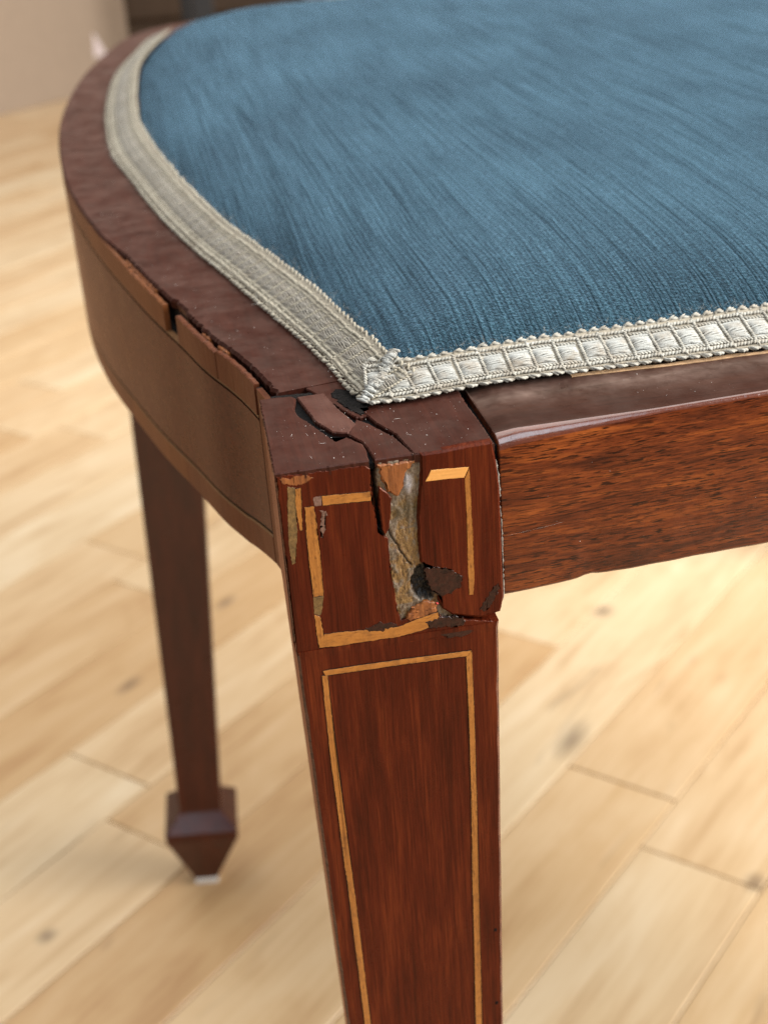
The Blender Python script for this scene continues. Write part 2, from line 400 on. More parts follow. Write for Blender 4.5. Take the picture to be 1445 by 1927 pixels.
MAT['plank'] = plank_mat()
MAT['subfloor'] = plain('floor_joint_dark', (0.40, 0.26, 0.16), 0.8)
MAT['cardboard'] = plain('cardboard', (0.36, 0.275, 0.205), 0.8, 0.04, 60, 0.1)
MAT['cardboard_edge'] = plain('cardboard_edge', (0.42, 0.28, 0.19), 0.8, 0.1, 200, 0.1)
MAT['paper'] = plain('pale_paper', (0.75, 0.64, 0.64), 0.6, 0.03)
MAT['cabinet'] = wood('dark_cabinet_wood', 'z', (0.045, 0.024, 0.013), (0.075, 0.042, 0.022), (0.10, 0.058, 0.03), pore=0.3, fine=300, figscale=20, porescale=(500, 30), rough=0.45, coat=0.05)
MAT['blackmetal'] = plain('black_metal', (0.012, 0.012, 0.014), 0.45, 0.1)
MAT['greymetal'] = plain('grey_metal', (0.28, 0.29, 0.31), 0.4, 0.05)
MAT['wall'] = plain('painted_wall', (0.50, 0.51, 0.52), 0.85, 0.03, 40, 0.05)


# ------------------------------------------------------------------ object helpers
def link(o, parent=None):
    scene.collection.objects.link(o)
    if parent is not None:
        o.parent = parent
        o.matrix_parent_inverse = Matrix()
    return o


def mesh_obj(name, verts, faces, mat, parent=None, smooth=False, origin=(0, 0, 0)):
    me = bpy.data.meshes.new(name)
    me.from_pydata([tuple(v) for v in verts], [], faces)
    me.validate()
    me.update()
    if smooth:
        me.polygons.foreach_set('use_smooth', [True] * len(me.polygons))
    me.materials.append(MAT[mat] if isinstance(mat, str) else mat)
    o = bpy.data.objects.new(name, me)
    return link(o, parent)


def fix_normals(o):
    bm = bmesh.new()
    bm.from_mesh(o.data)
    bmesh.ops.recalc_face_normals(bm, faces=bm.faces)
    bm.to_mesh(o.data)
    bm.free()


def empty(name, loc, label=None, cat=None, group=None):
    o = bpy.data.objects.new(name, None)
    o.empty_display_size = 0.05
    o.location = loc
    scene.collection.objects.link(o)
    if label:
        o['label'] = label
    if cat:
        o['category'] = cat
    if group:
        o['group'] = group
    return o


def box(name, lo, hi, mat, parent=None, bevel=0.0):
    bm = bmesh.new()
    vs_ = [bm.verts.new((x, y, z)) for x in (lo[0], hi[0]) for y in (lo[1], hi[1]) for z in (lo[2], hi[2])]
    for f in ((0, 1, 3, 2), (4, 6, 7, 5), (0, 4, 5, 1), (2, 3, 7, 6), (0, 2, 6, 4), (1, 5, 7, 3)):
        bm.faces.new([vs_[i] for i in f])
    if bevel:
        bmesh.ops.bevel(bm, geom=bm.edges[:], offset=bevel, segments=2, affect='EDGES', profile=0.6)
    bmesh.ops.recalc_face_normals(bm, faces=bm.faces)
    me = bpy.data.meshes.new(name)
    bm.to_mesh(me)
    bm.free()
    me.materials.append(MAT[mat])
    o = bpy.data.objects.new(name, me)
    return link(o, parent)


def fn(x, y=0.0, z=0.0):
    return noise.noise(Vector((x, y, z)))


def resample(pts, step, closed=True):
    out = []
    n = len(pts)
    for i in range(n if closed else n - 1):
        a, b = Vector(pts[i]), Vector(pts[(i + 1) % n])
        k = max(1, int((b - a).length / step))
        for j in range(k):
            out.append(a.lerp(b, j / k))
    if not closed:
        out.append(Vector(pts[-1]))
    return out


def plate(name, poly_mm, plane, n_top, n_bot, mat, parent, bevel=0.12, jit=0.05, step=0.3, seed=0, dome=0.0, grow=0.0):
    """Thin piece cut to an outline (millimetres), lying on the leg face ('front') or on the top ('top')."""
    pts = [Vector((p[0], p[1])) for p in resample(poly_mm, step)]
    pts = [p + (Vector((fn(p.x * 1.7, p.y * 1.7, seed + 3.1), fn(p.x * 1.7, p.y * 1.7, seed + 9.7))) + 0.6 * Vector((fn(p.x * 5.3, p.y * 5.3, seed + 1.1), fn(p.x * 5.3, p.y * 5.3, seed + 6.7)))) * jit for p in pts]
    n = len(pts)
    area = sum(pts[i].x * pts[(i + 1) % n].y - pts[(i + 1) % n].x * pts[i].y for i in range(n))
    if area < 0:
        pts.reverse()
    nor = []
    for i in range(n):
        e = (pts[(i + 1) % n] - pts[i - 1])
        e = e.normalized() if e.length > 1e-9 else Vector((1, 0))
        nor.append(Vector((-e.y, e.x)))

    if grow:
        pts = [p - q * grow * (1 + 0.8 * fn(p.x * 2, p.y * 2, 5)) for p, q in zip(pts, nor)]

    def P(p, h):
        if plane == 'front':
            return Vector((p.x / 1000, -h / 1000, p.y / 1000))
        return Vector((p.x / 1000, p.y / 1000, SEAT_Z + h / 1000))
    bm = bmesh.new()
    r0 = [bm.verts.new(P(p, n_bot)) for p in pts]
    r1 = [bm.verts.new(P(p, n_top - bevel)) for p in pts]
    ins = [p + q * bevel for p, q in zip(pts, nor)]
    r2 = [bm.verts.new(P(p, n_top + dome * 0.3)) for p in ins]
    for a, b in ((r0, r1), (r1, r2)):
        for i in range(n):
            j = (i + 1) % n
            bm.faces.new((a[i], a[j], b[j], b[i]))
    if dome:
        c = sum(ins, Vector((0, 0))) / n
        prev = r2
        for k, fct in ((1, 0.85), (1.3, 0.68), (1.7, 0.5), (2, 0.3)):
            ring = []
            for p in ins:
                q = c.lerp(p, fct)
                ring.append(bm.verts.new(P(q, n_top + dome * (0.5 + 0.9 * fn(q.x * 1.1, q.y * 1.1, seed) + 0.8 * fn(q.x * 3.1, q.y * 3.1, seed + 5) + 0.25 * k))))
            for i in range(n):
                j = (i + 1) % n
                bm.faces.new((prev[i], prev[j], ring[j], ring[i]))
            prev = ring
        bm.faces.new(prev)
    else:
        bm.faces.new(r2)
    bmesh.ops.triangulate(bm, faces=[f for f in bm.faces if len(f.verts) > 4])
    bmesh.ops.recalc_face_normals(bm, faces=bm.faces)
    me = bpy.data.meshes.new(name)
    bm.to_mesh(me)
    bm.free()
    if dome:
        me.polygons.foreach_set('use_smooth', [True] * len(me.polygons))
    me.materials.append(MAT[mat])
    o = bpy.data.objects.new(name, me)
    return link(o, parent)


def catmull(pts, per=12):
    P = [Vector(p) for p in pts]
    P = [P[0] * 2 - P[1]] + P + [P[-1] * 2 - P[-2]]
    out = []
    for i in range(1, len(P) - 2):
        p0, p1, p2, p3 = P[i - 1:i + 3]
        for j in range(per):
            t = j / per
            out.append(0.5 * ((2 * p1) + (p2 - p0) * t + (2 * p0 - 5 * p1 + 4 * p2 - p3) * t * t + (3 * p1 - p0 - 3 * p2 + p3) * t ** 3))
    out.append(P[-2])
    return out


def smooth_path(pts, it=2):
    for _ in range(it):
        pts = [pts[0]] + [(pts[i - 1] + pts[i] * 2 + pts[i + 1]) / 4 for i in range(1, len(pts) - 1)] + [pts[-1]]
    return pts


class Path:
    """Arc-length parameterised polyline."""
    def __init__(self, pts):
        self.p = pts
        self.s = [0.0]
        for a, b in zip(pts, pts[1:]):
            self.s.append(self.s[-1] + (b - a).length)
        self.len = self.s[-1]

    def at(self, s):
        s = min(max(s, 0), self.len)
        lo, hi = 0, len(self.s) - 1
        while hi - lo > 1:
            m = (lo + hi) // 2
            if self.s[m] <= s:
                lo = m
            else:
                hi = m
        d = self.s[hi] - self.s[lo]
        return self.p[lo].lerp(self.p[hi], (s - self.s[lo]) / d if d else 0)

    def tan(self, s, e=0.004):
        return (self.at(s + e) - self.at(s - e)).normalized()


# ------------------------------------------------------------------ setting: floor and wall
floor_obj = mesh_obj('floor', [(-6, -4, -0.012), (8, -4, -0.012), (8, 9, -0.012), (-6, 9, -0.012)], [(0, 1, 2, 3)], 'subfloor')
floor_obj['kind'] = 'structure'

D = Vector((math.cos(PLANK_ANGLE), math.sin(PLANK_ANGLE), 0))
Nn = Vector((-math.sin(PLANK_ANGLE), math.cos(PLANK_ANGLE), 0))
PW = 0.0722


def make_plank_mesh(length):
    g = 0.0004
    bm = bmesh.new()
    lo, hi = (g, g, -0.012), (length - g, PW - g, 0.0)
    v = [bm.verts.new((x, y, z)) for x in (lo[0], hi[0]) for y in (lo[1], hi[1]) for z in (lo[2], hi[2])]
    for f in ((0, 1, 3, 2), (4, 6, 7, 5), (0, 4, 5, 1), (2, 3, 7, 6), (0, 2, 6, 4), (1, 5, 7, 3)):
        bm.faces.new([v[i] for i in f])
    bmesh.ops.recalc_face_normals(bm, faces=bm.faces)
    top_edges = [e for e in bm.edges if all(w.co.z > -0.001 for w in e.verts)]
    bmesh.ops.bevel(bm, geom=top_edges, offset=0.0006, segments=1, affect='EDGES')
    me = bpy.data.meshes.new('plank')
    bm.to_mesh(me)
    bm.free()
    me.materials.append(MAT['plank'])
    return me


def project(p):
    d = p - POS
    z = -d.dot(BACK)
    if z < 0.05:
        return None
    return (722.5 + 2700 * d.dot(RIGHT) / z, 963.5 - 2700 * d.dot(UP) / z, z)


plank_cache = {}
prnd = random.Random(21)
rows = {}
# butt joints measured in the rows that show them: row index -> joint positions along the boards
joints = {0: [0.429], 1: [0.477, 0.12], 3: [0.596, 0.05], 4: [0.292], 5: [0.75], 6: [0.18], 2: [0.82, 0.34]}
far_v, far_f = [], []
count = 0
plank_list = []
for row in range(-14, 62):
    n0 = 0.0645 + row * PW
    js = joints.get(row)
    s_pts = []
    if js:
        s_pts = sorted(js)
        lo = s_pts[0]
        hi = s_pts[-1]
    else:
        lo = hi = prnd.uniform(0.0, 0.9)
        s_pts = [lo]
    while lo > -2.0:
        lo -= prnd.choice((0.42, 0.54, 0.66, 0.84))
        s_pts.insert(0, lo)
    while hi < 6.0:
        hi += prnd.choice((0.42, 0.54, 0.66, 0.84))
        s_pts.append(hi)
    full = []
    for a, b in zip(s_pts, s_pts[1:]):
        full.append((a, b))
    for a, b in full:
        vis = False
        depth = 99
        for k in range(9):
            for q in (0, 0.5, 1):
                p = D * (a + (b - a) * k / 8) + Nn * (n0 + PW * q)
                pr = project(p)
                if pr and -120 < pr[0] < 1565 and -500 < pr[1] < 2080:
                    vis = True
                    depth = min(depth, pr[2])
        mid = D * (a + b) / 2 + Nn * n0
        plank_list.append((0 if vis else 1, depth, a, b, n0))
plank_list.sort()
for i, (inv, depth, a, b, n0) in enumerate(plank_list):
    L = round(b - a, 4)
    org = D * a + Nn * n0
    if inv == 0 and i < 290:
        if L not in plank_cache:
            plank_cache[L] = make_plank_mesh(L)
        o = bpy.data.objects.new('plank', plank_cache[L])
        link(o, floor_obj)
        o.location = org + Vector((0, 0, prnd.uniform(-0.0002, 0.0002)))
        o.rotation_euler = (0, 0, PLANK_ANGLE)
    else:
        k = len(far_v)
        for (u, v) in ((0.0005, 0.0005), (L - 0.0005, 0.0005), (L - 0.0005, PW - 0.0005), (0.0005, PW - 0.0005)):
            far_v.append(org + D * u + Nn * v)
        far_f.append((k, k + 1, k + 2, k + 3))
if far_f:
    fo = mesh_obj('planks_beyond', far_v, far_f, 'plank', floor_obj)
    fo['kind'] = 'stuff'

wall = box('wall_back', (-6, 5.2, -0.01), (8, 5.3, 2.6), 'wall')
wall['kind'] = 'structure'

# ------------------------------------------------------------------ the chair
chair = empty('chair', (0.19, 0.3, 0), 'antique mahogany chair with blue velvet seat, silver braid edging and cracked inlaid front leg', 'chair')
CH = Vector((0.19, 0.3, 0))


def to_chair(o):
    """Chair meshes are modelled in room coordinates; hang them on the chair empty."""
    o.parent = chair
    o.matrix_parent_inverse = Matrix.Translation(-CH)
    return o


# --- rails -----------------------------------------------------------
outer_pts = [Vector((x / 1000, y / 1000, 0)) for x, y in PATH['outer']]
outer_pts[0] = Vector((0.0030, 0.0375, 0))
outer_pts += [Vector((0.006, 0.622, 0)), Vector((0.045, 0.645, 0)), Vector((0.13, 0.655, 0)), Vector((0.25, 0.657, 0)), Vector((0.508, 0.657, 0))]
OUT = Path(smooth_path(catmull(outer_pts, 14), 60))


def rail_bottom(y):
    ks = [(0.03, 0.4000), (0.046, 0.3990), (0.0645, 0.3957), (0.0855, 0.3944), (0.111, 0.3928), (0.136, 0.3910), (0.166, 0.3894), (0.203, 0.3862), (0.25, 0.3848), (1, 0.3848)]
    for (a, za), (b, zb) in zip(ks, ks[1:]):
        if y <= b:
            return za + (zb - za) * max(0, (y - a) / (b - a))
    return 0.3848


def sweep(name, s0, s1, prof, mat, step=0.003, smooth=False, caps=True):
    """prof(s, p) -> list of (inward offset, z) around the section."""
    k = max(2, int((s1 - s0) / step))
    verts, faces = [], []
    m = None
    for i in range(k + 1):
        s = s0 + (s1 - s0) * i / k
        p = OUT.at(s)
        t = OUT.tan(s)
        nin = Vector((t.y, -t.x, 0))
        ring = prof(s, p)
        m = len(ring)
        for off, z in ring:
            verts.append(p + nin * off + Vector((0, 0, z)))
    for i in range(k):
        for j in range(m):
            j2 = (j + 1) % m
            faces.append((i * m + j, i * m + j2, (i + 1) * m + j2, (i + 1) * m + j))
    if caps:
        faces.append(tuple(range(m)))
        faces.append(tuple(reversed(range(k * m, k * m + m))))
    o = mesh_obj(name, verts, faces, mat, None, smooth)
    fix_normals(o)
    return o


def s_of_y(y):
    for i in range(len(OUT.p) - 1):
        if OUT.p[i].y <= y <= OUT.p[i + 1].y:
            d = OUT.p[i + 1].y - OUT.p[i].y
            return OUT.s[i] + (OUT.s[i + 1] - OUT.s[i]) * ((y - OUT.p[i].y) / d if d else 0)
    return 0.0


VT = 0.0012          # veneer thickness
STR_Z = 0.4318       # upper stringing
S_END = s_of_y(0.59)
side_rail = sweep('side_rail', 0.0, OUT.len, lambda s, p: [(VT, rail_bottom(p.y) + 0.0002), (VT, 0.4325), (0.0026, 0.4332), (0.0026, 0.4376), (0.030, 0.4376), (0.030, rail_bottom(p.y) + 0.0002)], 'dirt')
to_chair(side_rail)
side_rail['label'] = 'bowed side rail with chipped crossbanding along its upper edge'


def part_of(parent_obj, o):
    o.parent = parent_obj
    o.matrix_parent_inverse = Matrix()
    return o


def top_edge(s, p):
    # outer edge of the top board: eaten back where the veneer has come away, flush farther along
    y = p.y
    a = 0.0018 + 0.0006 * fn(s * 420, 1.0) + 0.0005 * fn(s * 1400, 4.0)
    if y > 0.150:
        w = min(1, (y - 0.150) / 0.025)
        a = a * (1 - w) + (0.0001 + 0.0002 * max(0, fn(s * 260, 8))) * w
    if 0.097 < y < 0.1075:
        a += 0.0006
    return max(a, 0.0001)


rt = sweep('top_board', 0.0, OUT.len, lambda s, p: [(top_edge(s, p) + 0.0003, 0.4377), (top_edge(s, p), 0.4394), (top_edge(s, p) + 0.0006, 0.4400), (0.0035, 0.4400), (0.030, 0.4400), (0.030, 0.4377)], 'top', step=0.0008)
part_of(side_rail, rt)

SE = s_of_y(0.0462)
fld = sweep('field_veneer', SE, OUT.len, lambda s, p: [(0.0, rail_bottom(p.y) + 0.0075), (0.0, STR_Z - 0.0005), (VT, STR_Z - 0.0005), (VT, rail_bottom(p.y) + 0.0075)], 'field', step=0.0008)
part_of(side_rail, fld)
for nm, za, zb, mt, pr in (('stringing', lambda y: STR_Z - 0.0005, lambda y: STR_Z + 0.0002, 'string_dark', 0.0003),
                           ('stringing', lambda y: STR_Z + 0.0002, lambda y: STR_Z + 0.0007, 'string_tan', -0.0001),
                           ('stringing', lambda y: rail_bottom(y) + 0.0068, lambda y: rail_bottom(y) + 0.0075, 'string_dark', 0.0003),
                           ('stringing', lambda y: rail_bottom(y) + 0.0062, lambda y: rail_bottom(y) + 0.0068, 'string_tan', 0.0)):
    o = sweep(nm, SE, OUT.len, lambda s, p, za=za, zb=zb, pr=pr: [(pr, za(p.y)), (pr, zb(p.y)), (VT, zb(p.y)), (VT, za(p.y))], mt, step=0.001)
    part_of(side_rail, o)
# lower crossband in short lengths
s = SE
k = 0
while s < OUT.len - 0.02:
    e = min(OUT.len, s + rnd.uniform(0.055, 0.08))
    o = sweep('crossband', s + 0.00008, e - 0.00008, lambda s_, p: [(0.0, rail_bottom(p.y)), (0.0, rail_bottom(p.y) + 0.0062), (VT, rail_bottom(p.y) + 0.0062), (VT, rail_bottom(p.y))], ('band', 'band_orange', 'band')[k % 3], step=0.001)
    part_of(side_rail, o)
    s = e
    k += 1


def upper_band(y0, y1, mat, chip, proud=0.0002):
    s0, s1 = s_of_y(y0), (s_of_y(y1) if y1 < 0.6 else OUT.len)

    def prof(s, p):
        zt = 0.4392 + 0.00025 * fn(s * 500, 2.0)
        if chip:
            c = fn(s * 130, 5.0) * 0.6 + fn(s * 480, 7.0) * 0.5
            zt -= max(0.0, c + 0.05) * chip
        ti = 0.0010
        return [(-proud, STR_Z + 0.0007), (-proud, zt - 0.00015), (0.0001, zt), (ti, zt - 0.0001), (ti, STR_Z + 0.0007)]
    o = sweep('crossband', s0, s1, prof, mat, step=0.0007)
    part_of(side_rail, o)
    return o


upper_band(0.0467, 0.0700, 'band', 0.0009)
upper_band(0.0702, 0.0972, 'band', 0.0010, 0.0003)
upper_band(0.1074, 0.1420, 'band_orange', 0.0006, 0.0003)
upper_band(0.1424, 0.1950, 'band_orange', 0.0, 0.0002)
upper_band(0.1952, 0.3000, 'band', 0.0, 0.0)
upper_band(0.3002, 0.65, 'band', 0.0, 0.0)
# upright crossband and stringing at the joint with the leg
endb = sweep('crossband', s_of_y(0.0390), SE - 0.0006, lambda s, p: [(0.0, rail_bottom(p.y)), (0.0, 0.4385), (VT, 0.4385), (VT, rail_bottom(p.y))], 'band', step=0.001)
part_of(side_rail, endb)
endl = sweep('stringing', SE - 0.0006, SE - 0.0001, lambda s, p: [(0.0001, rail_bottom(p.y)), (0.0001, 0.4385), (VT, 0.4385), (VT, rail_bottom(p.y))], 'string_dark', step=0.0003)
part_of(side_rail, endl)
# slivers of bare orange timber left along the broken edge
for y0, y1 in ((0.066, 0.0715), (0.0765, 0.081), (0.118, 0.149)):
    o = sweep('bare_sliver', s_of_y(y0), s_of_y(y1), lambda s, p: [(0.0010, 0.4380), (0.0011, 0.4392 + 0.0004 * fn(s * 1300, 5)), (0.0015 + 0.0004 * fn(s * 900, 3), 0.4395), (0.0020, 0.4380)], 'raw', step=0.0006)
    part_of(side_rail, o)

# --- front rail ------------------------------------------------------
FX0, FX1 = 0.0396, 0.512


def front_y(x):
    return 0.0034 + 0.0028 * min(1, max(0, (x - 0.045) / 0.05))


verts, faces = [], []
NXs = 150
for i in range(NXs + 1):
    u = i / NXs
    x = FX0 + (FX1 - FX0) * (u ** 1.6)
    if i == 0:
        x = FX0
    y = front_y(x)
    r = 0.0011 + 0.0024 * max(0, 1 - (x - FX0) / 0.030)
    dz = 0.00025 * fn(x * 160, 3) + (0.0006 * math.exp(-((x - 0.0565) / 0.0018) ** 2))
    zb = 0.4084 - 0.0008 * max(0, 1 - (x - FX0) / 0.02) + dz
    if i == 0:
        y += 0.0006
    ring = [(y + 0.021, zb), (y + 0.0008, zb), (y, zb + 0.0008)]
    drop = 0.0006 * max(0, 1 - (x - FX0) / 0.004)
    for k in range(7):
        a = k / 6 * math.pi / 2
        ring.append((y + r * (1 - math.cos(a)), 0.44 - drop - r * (1 - math.sin(a))))
    ring.append((y + 0.033, 0.44 - drop))
    m = len(ring)
    for yy, zz in ring:
        verts.append((x, yy, zz))
for i in range(NXs):
    for j in range(m):
        j2 = (j + 1) % m
        faces.append((i * m + j, (i + 1) * m + j, (i + 1) * m + j2, i * m + j2))
faces.append(tuple(range(m)))
faces.append(tuple(reversed(range(NXs * m, NXs * m + m))))
front_rail = mesh_obj('front_rail', verts, faces, 'rail')
fix_normals(front_rail)
bmx = front_rail.data
bmx.materials.append(MAT['topx'])
bmx.materials.append(MAT['rail_edge'])
for p in bmx.polygons:
    if p.normal.z > 0.97:
        p.material_index = 1
    elif p.normal.z > 0.25 and p.normal.y < -0.1:
        p.material_index = 2
    p.use_smooth = abs(p.normal.x) < 0.8 and len(p.vertices) == 4
to_chair(front_rail)
front_rail['label'] = 'plain straight rail of figured reddish mahogany with rounded upper edge'
strip = []
verts, faces = [], []
for i in range(121):
    x = 0.060 + i * 0.0027
    y0 = 0.0243 + 0.0003 * fn(x * 200, 1) + 0.0012 * max(0, 1 - i / 8)
    w = 0.0004 + 0.0006 * fn(x * 160, 7)
    for yy, zz in ((y0, 0.4398), (y0, 0.44008), (y0 + w + 0.001, 0.44015), (y0 + w + 0.001, 0.4398)):
        verts.append((x, yy, zz))
for i in range(120):
    for j in range(4):
        faces.append((i * 4 + j, i * 4 + (j + 1) % 4, i * 4 + 4 + (j + 1) % 4, i * 4 + 4 + j))
o = mesh_obj('bare_edge', verts, faces, 'barestrip')
fix_normals(o)
part_of(front_rail, o)

# rails out of the picture that close the seat frame
br = box('right_rail', (0.512, 0.038, 0.3848), (0.540, 0.64, 0.44), 'top', None, 0.001)
to_chair(br)


# --- legs ------------------------------------------------------------
def leg_mesh(name, with_block, ztop):
    """Square tapered leg with a spade foot; local origin at the floor under its middle."""
    bm = bmesh.new()

    def half(z):
        return 0.01865 - (0.4024 - z) * 0.0208
    secs = [(0.0038, 0.0064), (0.0405, 0.0196), (0.0455, 0.0197), (0.0535, 0.0117), (0.0560, half(0.056))]
    for k in range(1, 111):
        z = 0.056 + (min(ztop, 0.4022) - 0.056) * k / 110
        secs.append((z, half(z)))
    if with_block:
        secs += [(0.4026, 0.01865), (0.4032, 0.0187), (0.4045, 0.01885), (0.4047, 0.01885), (0.4381, 0.01885)]
    rings = []
    c = 0.0006
    for z, h in secs:
        q = min(c, h * 0.1)
        if z > 0.06:
            q = 0.00045 + 0.00035 * max(0, fn(z * 210, 3.0)) + 0.0004 * max(0, fn(z * 900, 7.0) - 0.25)
            h += 0.00008 * fn(z * 60, 11.0)
        sk = 0.0014 if with_block else 0.0
        yf = -h + (0.0034 if with_block and z > 0.4046 else 0.0)
        rings.append([bm.verts.new((x, y, z)) for x, y in ((-h + q, yf), (h - q, yf), (h, yf + q), (h, h - q), (h - q, h), (-h + q + sk, h), (-h + sk, h - q), (-h, yf + q))])
    for a, b in zip(rings, rings[1:]):
        for i in range(8):
            bm.faces.new((a[i], a[(i + 1) % 8], b[(i + 1) % 8], b[i]))
    bm.faces.new(list(reversed(rings[0])))
    bm.faces.new(rings[-1])
    bmesh.ops.recalc_face_normals(bm, faces=bm.faces)
    me = bpy.data.meshes.new(name)
    bm.to_mesh(me)
    bm.free()
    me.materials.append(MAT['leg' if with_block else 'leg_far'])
    if with_block:
        me.materials.append(MAT['leg_edge'])
        for p in me.polygons:
            n = p.normal
            if abs(n.x) > 0.3 and abs(n.y) > 0.3 and p.center.z > 0.06:
                p.material_index = 1
    return me


def glide(parent):
    h = 0.0066
    o = box('glide', (-h, -h, 0.0), (h, h, 0.0042), 'glide', parent, 0.0008)
    return o


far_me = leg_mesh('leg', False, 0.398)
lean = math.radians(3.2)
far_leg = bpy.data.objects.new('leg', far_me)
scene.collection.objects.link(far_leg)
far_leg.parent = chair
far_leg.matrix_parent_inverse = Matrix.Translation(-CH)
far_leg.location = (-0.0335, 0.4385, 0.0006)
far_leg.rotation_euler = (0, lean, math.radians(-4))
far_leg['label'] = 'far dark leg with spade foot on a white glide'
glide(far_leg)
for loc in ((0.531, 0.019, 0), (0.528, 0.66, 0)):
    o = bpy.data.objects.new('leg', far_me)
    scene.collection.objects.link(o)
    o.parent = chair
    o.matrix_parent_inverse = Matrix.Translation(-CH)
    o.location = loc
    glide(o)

near_leg = bpy.data.objects.new('leg', leg_mesh('near_leg', True, 0.4022))
near_leg.name = 'leg'
scene.collection.objects.link(near_leg)
near_leg.parent = chair
near_leg.matrix_parent_inverse = Matrix.Translation(-CH)
near_leg.location = (0.0190, 0.0189, 0)
near_leg['label'] = 'near leg with cracked block and boxwood stringing'
glide(near_leg)
NLI = Matrix.Translation(-Vector((0.0190, 0.0189, 0)))


def on_leg(o):
    o.parent = near_leg
    o.matrix_parent_inverse = NLI
    return o


# block veneers: the leg core front sits at y = 0.00115, veneers reach y = 0
FP = FACE
FP['raw'] = [(x, min(z, 438.9)) for x, z in FP['raw']]
FP['left'] = [(max(x, 0.12) if z > 404 else max(x, 0.3), z) for x, z in FP['left']]
for key, mat, top, nm, bev, jit in (('left', 'leg', -0.22, 'veneer', 0.10, 0.17), ('right', 'leg', 0.05, 'veneer', 0.40, 0.06),
                                    ('wedge', 'leg', -0.15, 'veneer', 0.15, 0.12), ('raw', 'raw', -0.25, 'bare_wood', 0.35, 0.22)):
    on_leg(plate(nm, FP[key], 'front', top, -1.6, mat, None, bev, jit, seed=len(key)))
for key, mat, top in (('i1', 'inlay', -0.18), ('i2', 'inlay', -0.16), ('i2b', 'inlay', -0.17), ('i2c', 'green', -0.19), ('i3', 'inlay_h', -0.17), ('i3b', 'greycast', -0.18),
                      ('i4', 'inlay_h', -0.16), ('igreen', 'green', -0.19)):
    on_leg(plate('inlay', FP[key], 'front', top, -0.6, mat, None, 0.03, 0.12, step=0.35, seed=sum(map(ord, key)) % 17))
    if mat.startswith('inlay'):
        on_leg(plate('glue_line', FP[key], 'front', top - 0.025, -0.6, 'string_dark', None, 0.01, 0.12, step=0.35, seed=sum(map(ord, key)) % 17, grow=0.09))
for key, mat, top in (('i5', 'inlay_bright', 0.11), ('i6', 'inlay', 0.11)):
    on_leg(plate('inlay', FP[key], 'front', top, -0.3, mat, None, 0.04, 0.05, step=0.35, seed=3))
on_leg(plate('bare_wood', FP['orange'], 'front', -0.12, -0.9, 'raw', None, 0.15, 0.35, step=0.25, seed=2, dome=0.06))
for i, key in enumerate(('wax1', 'wax2', 'wax3', 'wax4')):
    on_leg(plate('wax_patch', FP[key], 'front', (0.09, -0.12, -0.18, 0.10)[i], -0.6, 'wax', None, 0.12, 0.45, step=0.2, seed=i))
# thin smears of old varnish and rubbed patches on the block face
for i, (pts, mat) in enumerate((([(7.4, 432.0), (8.0, 431.6), (7.7, 428.5), (7.1, 426.5), (6.8, 428.6)], 'greycast'),
                                ([(0.9, 439.0), (5.2, 439.1), (6.6, 438.3), (4.8, 437.4), (2.4, 437.5), (1.1, 438.0)], 'raw'),
                                ([(13.2, 407.4), (15.0, 408.1), (18.2, 407.6), (19.0, 406.9), (16.5, 406.4), (13.8, 406.6)], 'wax'))):
    on_leg(plate('varnish_smear', pts, 'front', -0.185 + 0.03 * (mat == 'wax'), -0.6, mat, None, 0.02, 0.5, step=0.2, seed=20 + i))
# leg stringing lies on the shaft, whose face leans back slightly
for key, mat in (('st', 'inlay_h'), ('sl', 'inlay'), ('sr', 'inlay')):
    pts = FP[key]
    for o in (plate('inlay', pts, 'front', 0.02, -0.5, mat, None, 0.03, 0.09, step=0.6, seed=5),
              plate('glue_line', pts, 'front', 0.0, -0.5, 'string_dark', None, 0.01, 0.09, step=0.6, seed=5, grow=0.09)):
        for v in o.data.vertices:
            z = v.co.z
            yface = 0.0189 - (0.01865 - (0.4024 - z) * 0.0208)
            v.co.y += yface - 0.00012
        on_leg(o)

for hx, hz, hr in ((34.7, 330.2, 0.32), (34.3, 309.7, 0.36)):
    o = plate('worm_hole', [(hx + hr * math.cos(a * 0.785), hz + 1.4 * hr * math.sin(a * 0.785)) for a in range(8)], 'front', 0.0, -0.4, 'black', None, 0.02, 0.06, step=0.2, seed=3)
    for v in o.data.vertices:
        v.co.y += 0.0189 - (0.01865 - (0.4024 - v.co.z) * 0.0208) - 0.00004
    on_leg(o)
# glue and filler bed showing in the broken channel, modelled as a lumpy surface
gx0, gx1, gz0, gz1 = 0.0160, 0.0300, 0.4050, 0.4392
GX, GZ = 80, 190
verts, faces, cols = [], [], []


def sstep(a, b, x):
    t = min(1, max(0, (x - a) / (b - a)))
    return t * t * (3 - 2 * t)


